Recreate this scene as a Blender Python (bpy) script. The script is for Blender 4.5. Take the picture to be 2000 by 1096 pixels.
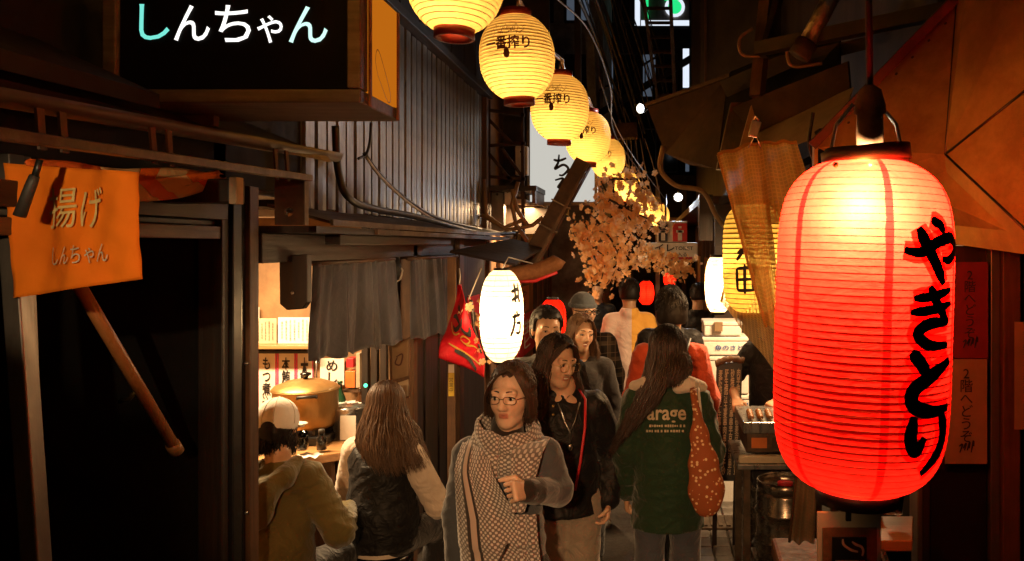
import bpy, bmesh, math, random
import numpy as np
from mathutils import Vector, Matrix, Euler
from mathutils.bvhtree import BVHTree

random.seed(7); np.random.seed(7)
for o in list(bpy.data.objects): bpy.data.objects.remove(o, do_unlink=True)
SC = bpy.context.scene
COL = SC.collection
R = math.radians
PI = math.pi

# ------------------------------------------------------------------ camera, sky, sun, exposure
CAM_H = 2.07                      # the phone is held up above head height
cam_d = bpy.data.cameras.new('camera'); cam = bpy.data.objects.new('camera', cam_d); COL.objects.link(cam)
cam.location = (0, 0, CAM_H); cam.rotation_euler = (R(90), 0, 0)
cam_d.sensor_width = 36; cam_d.lens = 28.8
cam_d.shift_x = -0.135; cam_d.shift_y = -0.034
cam_d.clip_start = .05; cam_d.clip_end = 400
SC.camera = cam

world = bpy.data.worlds.new('World'); SC.world = world; world.use_nodes = True
wn = world.node_tree
sky_n = wn.nodes.new('ShaderNodeTexSky'); sky_n.sky_type = 'NISHITA'; sky_n.sun_disc = False
sky_n.sun_elevation = R(2); sky_n.sun_rotation = R(200)
bgn = wn.nodes['Background']; bgn.inputs['Strength'].default_value = .0015
wn.links.new(sky_n.outputs[0], bgn.inputs['Color'])

sun_d = bpy.data.lights.new('sun', 'SUN'); sun = bpy.data.objects.new('sun', sun_d); COL.objects.link(sun)
sun_d.energy = .01; sun_d.angle = R(10); sun_d.color = (.8, .9, 1); sun.rotation_euler = (R(50), 0, R(20))

SC.view_settings.view_transform = 'Standard'; SC.view_settings.look = 'None'
SC.view_settings.exposure = 0; SC.view_settings.gamma = 1; SC.view_settings.use_curve_mapping = False
SC.render.engine = 'CYCLES'
cy = SC.cycles
cy.use_denoising = True
try: cy.denoiser = 'OPENIMAGEDENOISE'
except Exception: pass
cy.max_bounces = 6; cy.diffuse_bounces = 3; cy.glossy_bounces = 3; cy.transmission_bounces = 5; cy.transparent_max_bounces = 10
cy.sample_clamp_indirect = 3; cy.caustics_reflective = False; cy.caustics_refractive = False
cy.use_light_tree = True

FPX, CX, CY = 1600., 1270., 480.
def at(px, py, Y):
    """point at distance Y down the alley that stands at this place of the 2000 px wide photograph"""
    return Vector(((px - CX) * Y / FPX, Y, CAM_H - (py - CY) * Y / FPX))
# ------------------------------------------------------------------ helpers: meshes
class MB:
    def __init__(s): s.v = []; s.f = []; s.uv = []; s.sm = []
    def add(s, vs, fs, uv=None, smooth=False):
        o = len(s.v); s.v += [tuple(v) for v in vs]; s.f += [tuple(i + o for i in f) for f in fs]
        s.uv += list(uv) if uv is not None else [(0, 0)] * len(vs); s.sm += [smooth] * len(fs); return s
    def box(s, lo, hi, M=None):
        (a, b, c), (d, e, f) = lo, hi
        vs = [Vector(p) for p in ((a,b,c),(d,b,c),(d,e,c),(a,e,c),(a,b,f),(d,b,f),(d,e,f),(a,e,f))]
        if M is not None: vs = [M @ v for v in vs]
        return s.add(vs, [(0,3,2,1),(4,5,6,7),(0,1,5,4),(1,2,6,5),(2,3,7,6),(3,0,4,7)])
    def cbox(s, c, size, rot=(0,0,0)):
        h = [x / 2 for x in size]
        return s.box((-h[0],-h[1],-h[2]), h, Matrix.Translation(Vector(c)) @ Euler(rot).to_matrix().to_4x4())
    def beam(s, a, b, w, h, up=(0,0,1)):
        a, b = Vector(a), Vector(b); d = (b - a).normalized(); up = Vector(up)
        x = d.cross(up).normalized() * w / 2; y = x.cross(d).normalized() * h / 2
        vs = [a-x-y, a+x-y, a+x+y, a-x+y, b-x-y, b+x-y, b+x+y, b-x+y]
        return s.add(vs, [(3,2,1,0),(4,5,6,7),(0,1,5,4),(1,2,6,5),(2,3,7,6),(3,0,4,7)])
    def tube(s, pts, r, n=8, cap=True, flat=None):
        pts = [Vector(p) for p in pts]; m = len(pts); vs = []; uv = []
        rr = (lambda t: r) if not callable(r) else r
        ref = Vector((0, 0, 1)); px = None
        for i, p in enumerate(pts):
            d = (pts[min(i+1, m-1)] - pts[max(i-1, 0)])
            d = d.normalized() if d.length > 1e-9 else Vector((0,0,1))
            if px is None:
                px = d.cross(ref if abs(d.z) < .9 else Vector((0,1,0))).normalized()
            else:
                px = (px - d * px.dot(d)); px = px.normalized() if px.length > 1e-6 else d.orthogonal().normalized()
            py = d.cross(px); q = rr(i / max(m-1, 1))
            for j in range(n):
                a = 2 * PI * j / n
                vs.append(p + px * math.cos(a) * q + py * math.sin(a) * q * (flat or 1)); uv.append((j / n, i / max(m-1, 1)))
        fs = [(i*n+j, i*n+(j+1) % n, (i+1)*n+(j+1) % n, (i+1)*n+j) for i in range(m-1) for j in range(n)]
        if cap: fs += [tuple(range(n-1, -1, -1)), tuple((m-1)*n + j for j in range(n))]
        return s.add(vs, fs, uv, True)
    def lathe(s, prof, n=24, c=(0,0,0), M=None, close=False):
        """prof: list of (r, z); u goes round from the -Y side"""
        m = len(prof); vs = []; uv = []; c = Vector(c)
        for i, (r, z) in enumerate(prof):
            for j in range(n + 1):
                a = 2 * PI * j / n - PI
                p = Vector((r * math.sin(a), -r * math.cos(a), z))
                vs.append((M @ p if M is not None else p) + c); uv.append((j / n, i / max(m-1, 1)))
        fs = [(i*(n+1)+j, i*(n+1)+j+1, (i+1)*(n+1)+j+1, (i+1)*(n+1)+j) for i in range(m-1) for j in range(n)]
        return s.add(vs, fs, uv, True)
    def sheet(s, fn, nu, nv, thick=0):
        """fn(u,v)->point, u,v in 0..1; a cloth grid, given a thickness when thick > 0"""
        P = [[Vector(fn(i / nu, j / nv)) for i in range(nu + 1)] for j in range(nv + 1)]
        uv = [(i / nu, j / nv) for j in range(nv + 1) for i in range(nu + 1)]
        fs = [(j*(nu+1)+i, j*(nu+1)+i+1, (j+1)*(nu+1)+i+1, (j+1)*(nu+1)+i) for j in range(nv) for i in range(nu)]
        vs = [p for row in P for p in row]
        if thick <= 0: return s.add(vs, fs, uv, True)
        N = []
        for j in range(nv + 1):
            for i in range(nu + 1):
                a = P[j][min(i+1, nu)] - P[j][max(i-1, 0)]; b = P[min(j+1, nv)][i] - P[max(j-1, 0)][i]
                n = a.cross(b); N.append(n.normalized() if n.length > 1e-12 else Vector((0,0,1)))
        k = len(vs); vs2 = vs + [p - n * thick for p, n in zip(vs, N)]
        fs2 = fs + [tuple(i + k for i in reversed(f)) for f in fs]
        e = [i for i in range(nu+1)] + [j*(nu+1)+nu for j in range(1, nv+1)] + [nv*(nu+1)+i for i in range(nu-1, -1, -1)] + [j*(nu+1) for j in range(nv-1, 0, -1)]
        fs2 += [(e[(i+1) % len(e)], e[i], e[i]+k, e[(i+1) % len(e)]+k) for i in range(len(e))]
        return s.add(vs2, fs2, uv + uv, True)
    def prism(s, pts, t):
        """polygon of 3D points pushed along vector t"""
        pts = [Vector(p) for p in pts]; t = Vector(t); n = len(pts)
        return s.add(pts + [p + t for p in pts], [tuple(range(n)), tuple(range(2*n-1, n-1, -1))] + [(i, i+n, (i+1) % n + n, (i+1) % n) for i in range(n)])
    def ball(s, c, r, nu=16, nv=10, rot=None):
        r = (r, r, r) if not hasattr(r, '__len__') else r; vs = []; c = Vector(c)
        for j in range(nv + 1):
            b = PI * j / nv - PI / 2
            for i in range(nu):
                a = 2 * PI * i / nu
                p = Vector((r[0]*math.cos(a)*math.cos(b), r[1]*math.sin(a)*math.cos(b), r[2]*math.sin(b)))
                vs.append((rot @ p if rot is not None else p) + c)
        fs = [(j*nu+i, j*nu+(i+1) % nu, (j+1)*nu+(i+1) % nu, (j+1)*nu+i) for j in range(nv) for i in range(nu)]
        return s.add(vs, fs, None, True)
    def build(s, name, mat, parent=None, bevel=0, recalc=True):
        me = bpy.data.meshes.new(name); me.from_pydata(s.v, [], s.f)
        me.polygons.foreach_set('use_smooth', s.sm)
        ul = me.uv_layers.new(name='UVMap')
        li = np.empty(len(me.loops), np.int32); me.loops.foreach_get('vertex_index', li)
        ul.data.foreach_set('uv', np.array(s.uv, np.float32)[li].ravel())
        if recalc:
            bm = bmesh.new(); bm.from_mesh(me); bmesh.ops.recalc_face_normals(bm, faces=bm.faces); bm.to_mesh(me); bm.free()
        me.materials.append(mat if not isinstance(mat, str) else M[mat])
        me.update()
        return link(name, me, parent, bevel)

def link(name, me, parent=None, bevel=0):
    o = bpy.data.objects.new(name, me); COL.objects.link(o)
    if parent is not None:
        o.parent = parent; o.matrix_parent_inverse = mw(parent).inverted()
    if bevel:
        b = o.modifiers.new('bevel', 'BEVEL'); b.width = bevel; b.segments = 2; b.limit_method = 'ANGLE'; b.angle_limit = R(40)
    return o
def mw(o):
    m = o.matrix_basis.copy()
    return m if o.parent is None else mw(o.parent) @ o.matrix_parent_inverse @ m
def tag(o, label, cat, group=None):
    o['label'] = label; o['category'] = cat
    if group: o['group'] = group
    return o
def thing(name, label, cat, loc=(0,0,0), group=None):
    o = bpy.data.objects.new(name, None); COL.objects.link(o); o.location = loc; o.empty_display_size = .1
    return tag(o, label, cat, group)
def struct(o): o['kind'] = 'structure'; return o
def stuff(o): o['kind'] = 'stuff'; return o
def copy_tree(o, parent=None):
    c = o.copy(); COL.objects.link(c)
    if parent is not None: c.parent = parent
    for ch in list(o.children): copy_tree(ch, c)
    return c
def lamp(name, loc, watts, color, radius=.03, parent=None, kind='POINT', size=None, rot=None, spot=None):
    d = bpy.data.lights.new(name, kind); d.energy = watts; d.color = color
    if kind == 'AREA': d.shape = 'RECTANGLE'; d.size, d.size_y = size
    else: d.shadow_soft_size = radius
    if kind == 'SPOT': d.spot_size = spot[0]; d.spot_blend = spot[1]
    o = bpy.data.objects.new(name, d); COL.objects.link(o); o.location = loc
    if rot is not None: o.rotation_euler = rot
    if parent is not None: o.parent = parent; o.matrix_parent_inverse = mw(parent).inverted()
    return o

# ------------------------------------------------------------------ helpers: lettering
_tx = {}
def text2d(body, size=1., offset=0., vertical=False, line=1.0):
    """flat triangles of a string, centred on 0; returns (verts Nx2, faces)"""
    key = (body, offset, vertical, line)
    if key not in _tx:
        c = bpy.data.curves.new('t', 'FONT'); c.body = '\n'.join(body) if vertical else body
        c.align_x = 'CENTER'; c.size = 1; c.offset = offset; c.space_line = line; c.resolution_u = 3
        o = bpy.data.objects.new('t', c); COL.objects.link(o)
        bpy.context.view_layer.update()
        me = bpy.data.meshes.new_from_object(o.evaluated_get(bpy.context.evaluated_depsgraph_get()))
        bm = bmesh.new(); bm.from_mesh(me); bmesh.ops.triangulate(bm, faces=bm.faces)
        v = np.array([(p.co.x, p.co.y) for p in bm.verts]) if len(bm.verts) else np.zeros((0, 2))
        bm.verts.index_update(); f = [tuple(q.index for q in p.verts) for p in bm.faces]; bm.free()
        bpy.data.objects.remove(o, do_unlink=True); bpy.data.meshes.remove(me); bpy.data.curves.remove(c)
        if len(v): v = v - (v.min(0) + v.max(0)) / 2
        _tx[key] = (v, f)
    v, f = _tx[key]
    return v * size, f
def text_on(mb, body, o, ux, uy, height, offset=0., vertical=False, width=None, line=1.0, warp=None):
    """lay a string on the plane through o spanned by ux, uy; fitted to height (and width)"""
    v, f = text2d(body, 1, offset, vertical, line)
    if not len(v): return mb
    ext = v.max(0) - v.min(0); sy = height / max(ext[1], 1e-6); sx = sy if width is None else width / max(ext[0], 1e-6)
    o, ux, uy = Vector(o), Vector(ux), Vector(uy)
    pts = [(p[0] * sx, p[1] * sy) for p in v]
    return mb.add([warp(*p) if warp else o + ux * p[0] + uy * p[1] for p in pts], f)
def stroke(mb, pts, w, warp, n=10, taper=(.6, .7)):
    """one brush stroke: polyline in 2D, Catmull-Rom smoothed, width profile; warp(x,y)->3D"""
    P = [np.array(p, float) for p in pts]; P = [2*P[0]-P[1]] + P + [2*P[-1]-P[-2]]; C = []
    for i in range(1, len(P) - 2):
        for t in np.linspace(0, 1, n, endpoint=(i == len(P) - 3)):
            a, b, c, d = P[i-1:i+3]
            C.append(.5 * ((2*b) + (-a+c)*t + (2*a-5*b+4*c-d)*t*t + (-a+3*b-3*c+d)*t**3))
    C = np.array(C); m = len(C); T = np.gradient(C, axis=0); T /= np.linalg.norm(T, axis=1)[:, None] + 1e-9
    N = np.stack([-T[:, 1], T[:, 0]], 1); vs = []
    for i in range(m):
        t = i / (m - 1); q = w * (taper[0] + (1 - taper[0]) * min(1, t * 5)) * (taper[1] + (1 - taper[1]) * min(1, (1 - t) * 4))
        for e in (-.5, 0, .5): vs.append(warp(*(C[i] + N[i] * e * q)))
    fs = [(i*3+j, i*3+j+1, i*3+j+4, i*3+j+3) for i in range(m-1) for j in range(2)]
    return mb.add(vs, fs)

# ------------------------------------------------------------------ helpers: soft bodies from distance fields
class Field:
    """smooth union of tapered capsules and ellipsoids, meshed as one continuous surface"""
    def __init__(s, h): s.h = h; s.ops = []; s.cuts = []
    def cap(s, a, b, ra, rb=None, k=.03, flat=None):
        rb = ra if rb is None else rb; a, b = np.array(a, float), np.array(b, float); r = max(ra, rb)
        s.ops.append(('c', a, b, ra, rb, k, flat, np.minimum(a, b) - r, np.maximum(a, b) + r)); return s
    def chain(s, pts, rs, k=.03, flat=None):
        for i in range(len(pts) - 1): s.cap(pts[i], pts[i+1], rs[i], rs[i+1], k, flat)
        return s
    def ell(s, c, r, k=.02, rot=None, sub=False):
        c = np.array(c, float); r = np.array(r, float); q = max(r) if rot is not None else r
        s.ops.append(('s' if sub else 'e', c, r, k, None if rot is None else np.array(rot), c - q, c + q)); return s
    def cut(s, fn): s.cuts.append(fn); return s
    def mesh(s, fold=None):
        h = s.h; pos = [o for o in s.ops if o[0] != 's']
        lo = np.min([o[-2] for o in pos], 0) - 4*h - .01; hi = np.max([o[-1] for o in pos], 0) + 4*h + .01
        n = np.ceil((hi - lo) / h).astype(int) + 1
        ax = [lo[i] + h * np.arange(n[i]) for i in range(3)]
        f = np.full(n, .3, np.float32)
        for o in s.ops:
            k = o[5] if o[0] == 'c' else o[3]; pad = k + 5*h + .01
            i0 = np.clip(np.floor((o[-2] - pad - lo) / h).astype(int), 0, n - 1); i1 = np.clip(np.ceil((o[-1] + pad - lo) / h).astype(int) + 1, 1, n)
            sl = tuple(slice(a, b) for a, b in zip(i0, i1))
            X, Y, Z = [x[q].astype(np.float32) for x, q in zip(ax, sl)]
            X = X[:, None, None]; Y = Y[None, :, None]; Z = Z[None, None, :]
            if o[0] == 'c':
                _, a, b, ra, rb, _, flat, _, _ = o
                g = np.array(flat if flat is not None else (1, 1, 1), float)       # >1 thins that axis
                ba = (b - a) * g; L = max(float(ba @ ba), 1e-9)
                qx, qy, qz = (X - a[0]) * g[0], (Y - a[1]) * g[1], (Z - a[2]) * g[2]
                t = np.clip((qx*ba[0] + qy*ba[1] + qz*ba[2]) / L, 0, 1)
                d = np.sqrt((qx - t*ba[0])**2 + (qy - t*ba[1])**2 + (qz - t*ba[2])**2) - (ra + (rb - ra) * t)
            else:
                _, c, r, _, rot, _, _ = o
                qx, qy, qz = X - c[0], Y - c[1], Z - c[2]
                if rot is not None:
                    qx, qy, qz = (rot[0,0]*qx + rot[1,0]*qy + rot[2,0]*qz, rot[0,1]*qx + rot[1,1]*qy + rot[2,1]*qz, rot[0,2]*qx + rot[1,2]*qy + rot[2,2]*qz)
                k0 = np.sqrt((qx/r[0])**2 + (qy/r[1])**2 + (qz/r[2])**2); k1 = np.sqrt((qx/r[0]**2)**2 + (qy/r[1]**2)**2 + (qz/r[2]**2)**2) + 1e-9
                d = k0 * (k0 - 1) / k1
            A = f[sl]
            if o[0] == 's':
                d = -d; m = np.maximum(k - np.abs(A - d), 0) / k; f[sl] = np.maximum(A, d) + m*m*k*.25
            else:
                m = np.maximum(k - np.abs(A - d), 0) / k; f[sl] = np.minimum(A, d) - m*m*k*.25
        if s.cuts or fold:
            X, Y, Z = ax[0][:, None, None], ax[1][None, :, None], ax[2][None, None, :]
            if fold is not None:
                I = np.nonzero(np.abs(f) < .05)
                f[I] += fold(ax[0][I[0]], ax[1][I[1]], ax[2][I[2]]).astype(np.float32)
            for fn in s.cuts: f = np.maximum(f, (fn(X, Y, Z) + 0*f).astype(np.float32))
        return surfnet(f, lo, h)
def surfnet(f, lo, h):
    S = f < 0
    cnt = sum(S[a:S.shape[0]-1+a, b:S.shape[1]-1+b, c:S.shape[2]-1+c].astype(np.int8) for a in (0,1) for b in (0,1) for c in (0,1))
    act = (cnt > 0) & (cnt < 8); idx = np.full(act.shape, -1, np.int64); ii, jj, kk = np.nonzero(act); idx[act] = np.arange(len(ii))
    P = np.zeros((len(ii), 3)); W = np.zeros(len(ii))
    cs = [(a, b, c) for a in (0,1) for b in (0,1) for c in (0,1)]
    for a in cs:
        for b in cs:
            if sum(b) == sum(a) + 1 and all(x <= y for x, y in zip(a, b)):
                f1 = f[ii+a[0], jj+a[1], kk+a[2]].astype(float); f2 = f[ii+b[0], jj+b[1], kk+b[2]].astype(float)
                x = (f1 < 0) != (f2 < 0); t = np.where(x, f1 / np.where(x, f1 - f2, 1), 0)
                for q in range(3): P[:, q] += np.where(x, a[q] + t * (b[q] - a[q]), 0)
                W += x
    V = lo + h * (np.stack([ii, jj, kk], 1) + P / W[:, None])
    Q = []
    for d in range(3):
        u, w = (d + 1) % 3, (d + 2) % 3
        A = np.moveaxis(S, (d, u, w), (0, 1, 2)); I = np.moveaxis(idx, (d, u, w), (0, 1, 2))
        e = A[:-1, 1:-1, 1:-1] != A[1:, 1:-1, 1:-1]; x, y, z = np.nonzero(e); y += 1; z += 1
        q = np.stack([I[x, y-1, z-1], I[x, y, z-1], I[x, y, z], I[x, y-1, z]], 1); fl = ~A[x, y, z]; q[fl] = q[fl][:, ::-1]; Q.append(q)
    return V, np.concatenate(Q)
def field_obj(name, VF, mat, parent, X=None, colors=None):
    V, Q = VF
    if X is not None:
        Xm = np.array(X); V = V @ Xm[:3, :3].T + Xm[:3, 3]
    me = bpy.data.meshes.new(name); me.vertices.add(len(V)); me.vertices.foreach_set('co', V.astype(np.float32).ravel())
    me.loops.add(len(Q) * 4); me.loops.foreach_set('vertex_index', Q.astype(np.int32).ravel())
    me.polygons.add(len(Q)); me.polygons.foreach_set('loop_start', (np.arange(len(Q)) * 4).astype(np.int32))
    me.update(calc_edges=True); me.validate()
    me.polygons.foreach_set('use_smooth', np.ones(len(me.polygons), bool))
    if colors is not None:
        a = me.color_attributes.new('Col', 'FLOAT_COLOR', 'POINT'); a.data.foreach_set('color', np.c_[colors, np.ones(len(V))].astype(np.float32).ravel())
    me.materials.append(M[mat] if isinstance(mat, str) else mat)
    return link(name, me, parent)
# ------------------------------------------------------------------ materials
M = {}
def nt(name):
    m = bpy.data.materials.new(name); m.use_nodes = True; M[name] = m; t = m.node_tree
    return m, t, t.nodes['Principled BSDF'], t.nodes['Material Output']
def N(t, kind, **kw):
    n = t.nodes.new('ShaderNode' + kind)
    for k, v in kw.items():
        if k in n.inputs: n.inputs[k].default_value = v
        else: setattr(n, k, v)
    return n
def ramp(t, fac, stops):
    r = t.nodes.new('ShaderNodeValToRGB'); t.links.new(fac, r.inputs[0]); e = r.color_ramp.elements
    while len(e) < len(stops): e.new(.5)
    for q, (p, c) in zip(e, stops): q.position = p; q.color = (*c, 1) if len(c) == 3 else c
    return r.outputs[0]
def coords(t, scale=(1,1,1), kind='Object', rot=(0,0,0)):
    tc = t.nodes.new('ShaderNodeTexCoord'); mp = t.nodes.new('ShaderNodeMapping'); mp.inputs['Scale'].default_value = scale; mp.inputs['Rotation'].default_value = rot
    t.links.new(tc.outputs[kind], mp.inputs[0]); return mp.outputs[0]
def pm(name, c, c2=None, rough=.6, metal=0, scale=(8,8,8), detail=5, bump=0., bscale=None, rvar=.15, spec=.5, sheen=0, sss=0, dirt=0, pos=(.3,.7)):
    """painted / raw surface: two tones mixed by noise, uneven gloss, fine relief"""
    m, t, p, _ = nt(name); L = t.links; co = coords(t, scale)
    n = N(t, 'TexNoise', Scale=1., Detail=detail, Roughness=.65); L.new(co, n.inputs['Vector'])
    c2 = c2 or tuple(x * .6 for x in c)
    col = ramp(t, n.outputs['Fac'], [(pos[0], c2), (pos[1], c)])
    if dirt:
        n3 = N(t, 'TexNoise', Scale=2.3, Detail=8., Roughness=.75); L.new(coords(t), n3.inputs['Vector'])
        mx = N(t, 'MixRGB', blend_type='MULTIPLY'); mx.inputs[0].default_value = dirt
        L.new(col, mx.inputs[1]); L.new(ramp(t, n3.outputs['Fac'], [(.38, (.12, .08, .05)), (.6, (1, 1, 1))]), mx.inputs[2]); col = mx.outputs[0]
    L.new(col, p.inputs['Base Color'])
    n2 = N(t, 'TexNoise', Scale=1.7, Detail=4.); L.new(co, n2.inputs['Vector'])
    mr = N(t, 'MapRange'); mr.inputs[3].default_value = max(.03, rough - rvar); mr.inputs[4].default_value = min(1, rough + rvar)
    L.new(n2.outputs['Fac'], mr.inputs[0]); L.new(mr.outputs[0], p.inputs['Roughness'])
    p.inputs['Metallic'].default_value = metal; p.inputs['Specular IOR Level'].default_value = spec
    if sheen: p.inputs['Sheen Weight'].default_value = sheen; p.inputs['Sheen Roughness'].default_value = .5
    if sss: p.inputs['Subsurface Weight'].default_value = sss; p.inputs['Subsurface Radius'].default_value = (.012, .004, .002)
    if bump:
        b = N(t, 'Bump', Strength=bump, Distance=.01); nb = n
        if bscale: nb = N(t, 'TexNoise', Scale=1., Detail=3.); L.new(coords(t, bscale), nb.inputs['Vector'])
        L.new(nb.outputs['Fac'], b.inputs['Height']); L.new(b.outputs[0], p.inputs['Normal'])
    return m
def emit(name, c, s):
    m, t, p, o = nt(name); e = N(t, 'Emission', Strength=s); e.inputs[0].default_value = (*c, 1); t.links.new(e.outputs[0], o.inputs[0]); return m
def paper(name, c, stripes=None, tau=.2, blot=0., trans=.75, tint=None):
    """lantern paper: light goes through it; stripes = (count, width, phase, colour) of pasted strips"""
    m, t, p, o = nt(name); L = t.links; t.nodes.remove(p)
    uvn = N(t, 'UVMap'); sp = N(t, 'SeparateXYZ'); L.new(uvn.outputs[0], sp.inputs[0])
    n = N(t, 'TexNoise', Scale=14., Detail=7., Roughness=.7); L.new(coords(t), n.inputs['Vector'])
    col = ramp(t, n.outputs['Fac'], [(.3, tuple(x * (.82 - blot) for x in c)), (.62, c)])
    if stripes:
        k, w, ph, sc = stripes
        a = N(t, 'Math', operation='MULTIPLY_ADD'); a.inputs[1].default_value = k; a.inputs[2].default_value = ph; L.new(sp.outputs[0], a.inputs[0])
        nz = N(t, 'TexNoise', Scale=30., Detail=4.); L.new(coords(t), nz.inputs['Vector'])
        ad = N(t, 'Math', operation='MULTIPLY_ADD'); ad.inputs[1].default_value = w * .35; L.new(nz.outputs['Fac'], ad.inputs[0]); L.new(a.outputs[0], ad.inputs[2])
        fr = N(t, 'Math', operation='FRACT'); L.new(ad.outputs[0], fr.inputs[0])
        ls = N(t, 'Math', operation='LESS_THAN'); ls.inputs[1].default_value = w; L.new(fr.outputs[0], ls.inputs[0])
        mx = N(t, 'MixRGB'); mx.inputs[2].default_value = (*sc, 1); L.new(ls.outputs[0], mx.inputs[0]); L.new(col, mx.inputs[1]); col = mx.outputs[0]
    nw = N(t, 'TexNoise', Scale=16., Detail=6., Roughness=.6, Distortion=.6); L.new(coords(t, (1,1,1.6)), nw.inputs['Vector']); bp_ = N(t, 'Bump', Strength=.35, Distance=.02); L.new(nw.outputs['Fac'], bp_.inputs['Height'])
    tr = N(t, 'BsdfTranslucent'); L.new(col, tr.inputs[0]); df = N(t, 'BsdfDiffuse'); L.new(col, df.inputs[0]); L.new(bp_.outputs[0], tr.inputs['Normal']); L.new(bp_.outputs[0], df.inputs['Normal'])
    m1 = N(t, 'MixShader'); m1.inputs[0].default_value = 1 - trans; L.new(tr.outputs[0], m1.inputs[1]); L.new(df.outputs[0], m1.inputs[2])
    tp = N(t, 'BsdfTransparent')
    if tint: tp.inputs[0].default_value = (*tint, 1)
    else: L.new(col, tp.inputs[0])
    m2 = N(t, 'MixShader'); m2.inputs[0].default_value = tau; L.new(m1.outputs[0], m2.inputs[1]); L.new(tp.outputs[0], m2.inputs[2])
    L.new(m2.outputs[0], o.inputs[0]); return m
def cloth(name, c, c2=None, rough=.85, trans=0., weave=900, sheen=.3, fold=.15, big=None):
    m, t, p, o = nt(name); L = t.links
    n = N(t, 'TexNoise', Scale=5., Detail=6., Roughness=.6); L.new(coords(t), n.inputs['Vector'])
    col = ramp(t, n.outputs['Fac'], [(.3, c2 or tuple(x * .72 for x in c)), (.7, c)])
    L.new(col, p.inputs['Base Color']); p.inputs['Roughness'].default_value = rough; p.inputs['Sheen Weight'].default_value = sheen; p.inputs['Specular IOR Level'].default_value = .25
    n2 = N(t, 'TexNoise', Scale=float(weave), Detail=2.); L.new(coords(t), n2.inputs['Vector'])
    n3 = N(t, 'TexNoise', Scale=14., Detail=4., Distortion=1.2); L.new(coords(t), n3.inputs['Vector'])
    b1 = N(t, 'Bump', Strength=.25, Distance=.001); L.new(n2.outputs['Fac'], b1.inputs['Height'])
    b2 = N(t, 'Bump', Strength=min(1., fold*1.9), Distance=.03); L.new(n3.outputs['Fac'], b2.inputs['Height']); L.new(b1.outputs[0], b2.inputs['Normal'])
    L.new(b2.outputs[0], p.inputs['Normal'])
    if trans:
        tr = N(t, 'BsdfTranslucent'); L.new(col, tr.inputs[0]); mx = N(t, 'MixShader'); mx.inputs[0].default_value = trans
        L.new(p.outputs[0], mx.inputs[1]); L.new(tr.outputs[0], mx.inputs[2]); L.new(mx.outputs[0], o.inputs[0])
    return m
def wood(name, c, c2, axis='z', rough=.55, dirt=.5):
    s = {'x': (2, 30, 30), 'y': (30, 2, 30), 'z': (30, 30, 2)}[axis]
    return pm(name, c, c2, rough=rough, scale=s, detail=6, bump=.25, dirt=dirt)

pm('asphalt', (.05,.045,.04), (.025,.022,.02), rough=.5, scale=(25,25,25), bump=.5, rvar=.25)
pm('paver', (.20,.18,.16), (.10,.09,.08), rough=.55, scale=(20,20,20), bump=.3, dirt=.5)
pm('black', (.008,.007,.006), rough=.45, bump=.05)
pm('black_gloss', (.008,.008,.008), rough=.2)
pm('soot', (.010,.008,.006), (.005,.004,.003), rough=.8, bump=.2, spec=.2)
pm('face_black', (.004,.004,.004), rough=.6, spec=.08)
wood('wood_dark_z', (.034,.017,.008), (.011,.006,.0035), 'z')
wood('wood_dark_y', (.038,.019,.009), (.011,.006,.0035), 'y')
wood('wood_dark_x', (.038,.019,.009), (.011,.006,.0035), 'x')
wood('wood_mid_z', (.16,.075,.028), (.06,.028,.011), 'z')
wood('wood_mid_y', (.14,.066,.025), (.05,.024,.010), 'y')
wood('wood_light', (.46,.25,.10), (.30,.15,.055), 'x', rough=.4, dirt=.2)
wood('handrail', (.50,.20,.06), (.33,.12,.035), 'z', rough=.3, dirt=.15)
wood('grey_timber', (.17,.135,.105), (.07,.055,.042), 'x', rough=.6, dirt=.6)
pm('siding', (.27,.25,.22), (.10,.085,.065), rough=.4, metal=.45, scale=(9,9,.9), bump=.10, dirt=.55)
pm('rust', (.10,.048,.02), (.045,.022,.012), rough=.75, scale=(9,9,9), bump=.4, dirt=.6)
pm('hood_metal', (.62,.36,.13), (.40,.21,.07), rough=.42, metal=.35, scale=(7,7,7), bump=.3, dirt=.45)
pm('steel', (.55,.54,.52), (.35,.34,.33), rough=.3, metal=.9, scale=(20,20,3), bump=.04, dirt=.25)
pm('alu', (.26,.23,.20), (.15,.13,.115), rough=.38, metal=.7, scale=(15,15,2), dirt=.2)
pm('steel_dirty', (.20,.15,.10), (.08,.055,.04), rough=.45, metal=.7, scale=(10,10,10), bump=.15, dirt=.6)
pm('gutter', (.10,.07,.045), (.04,.028,.018), rough=.5, metal=.2, scale=(10,2,10), bump=.15, dirt=.6)
pm('foil', (.5,.45,.38), (.25,.2,.16), rough=.35, metal=.8, scale=(30,30,30), bump=.8)
pm('concrete', (.30,.28,.25), (.18,.17,.15), rough=.8, scale=(5,5,5), bump=.2, dirt=.6)
pm('plaster_brown', (.075,.052,.034), (.038,.026,.018), rough=.7, scale=(3,3,1), bump=.1, dirt=.6)
pm('wall_warm', (.36,.20,.09), (.22,.12,.05), rough=.6, scale=(4,4,4), bump=.1, dirt=.4)
pm('cream', (.62,.52,.36), (.48,.38,.25), rough=.6, scale=(5,5,5), dirt=.35)
pm('white_paint', (.78,.76,.72), (.62,.6,.56), rough=.45, scale=(6,6,6), dirt=.2)
pm('foam_white', (.84,.82,.78), (.74,.71,.66), rough=.7, scale=(60,60,60), bump=.1)
pm('paper_white', (.80,.77,.70), (.72,.68,.60), rough=.8, scale=(10,10,10))
pm('paper_tan', (.30,.20,.11), (.24,.155,.08), rough=.75, scale=(9,9,9), dirt=.2)
pm('card_tan', (.60,.47,.32), (.52,.4,.27), rough=.7, scale=(9,9,9), dirt=.15)
pm('paper_red', (.16,.01,.01), (.12,.006,.006), rough=.6, scale=(9,9,9))
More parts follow.
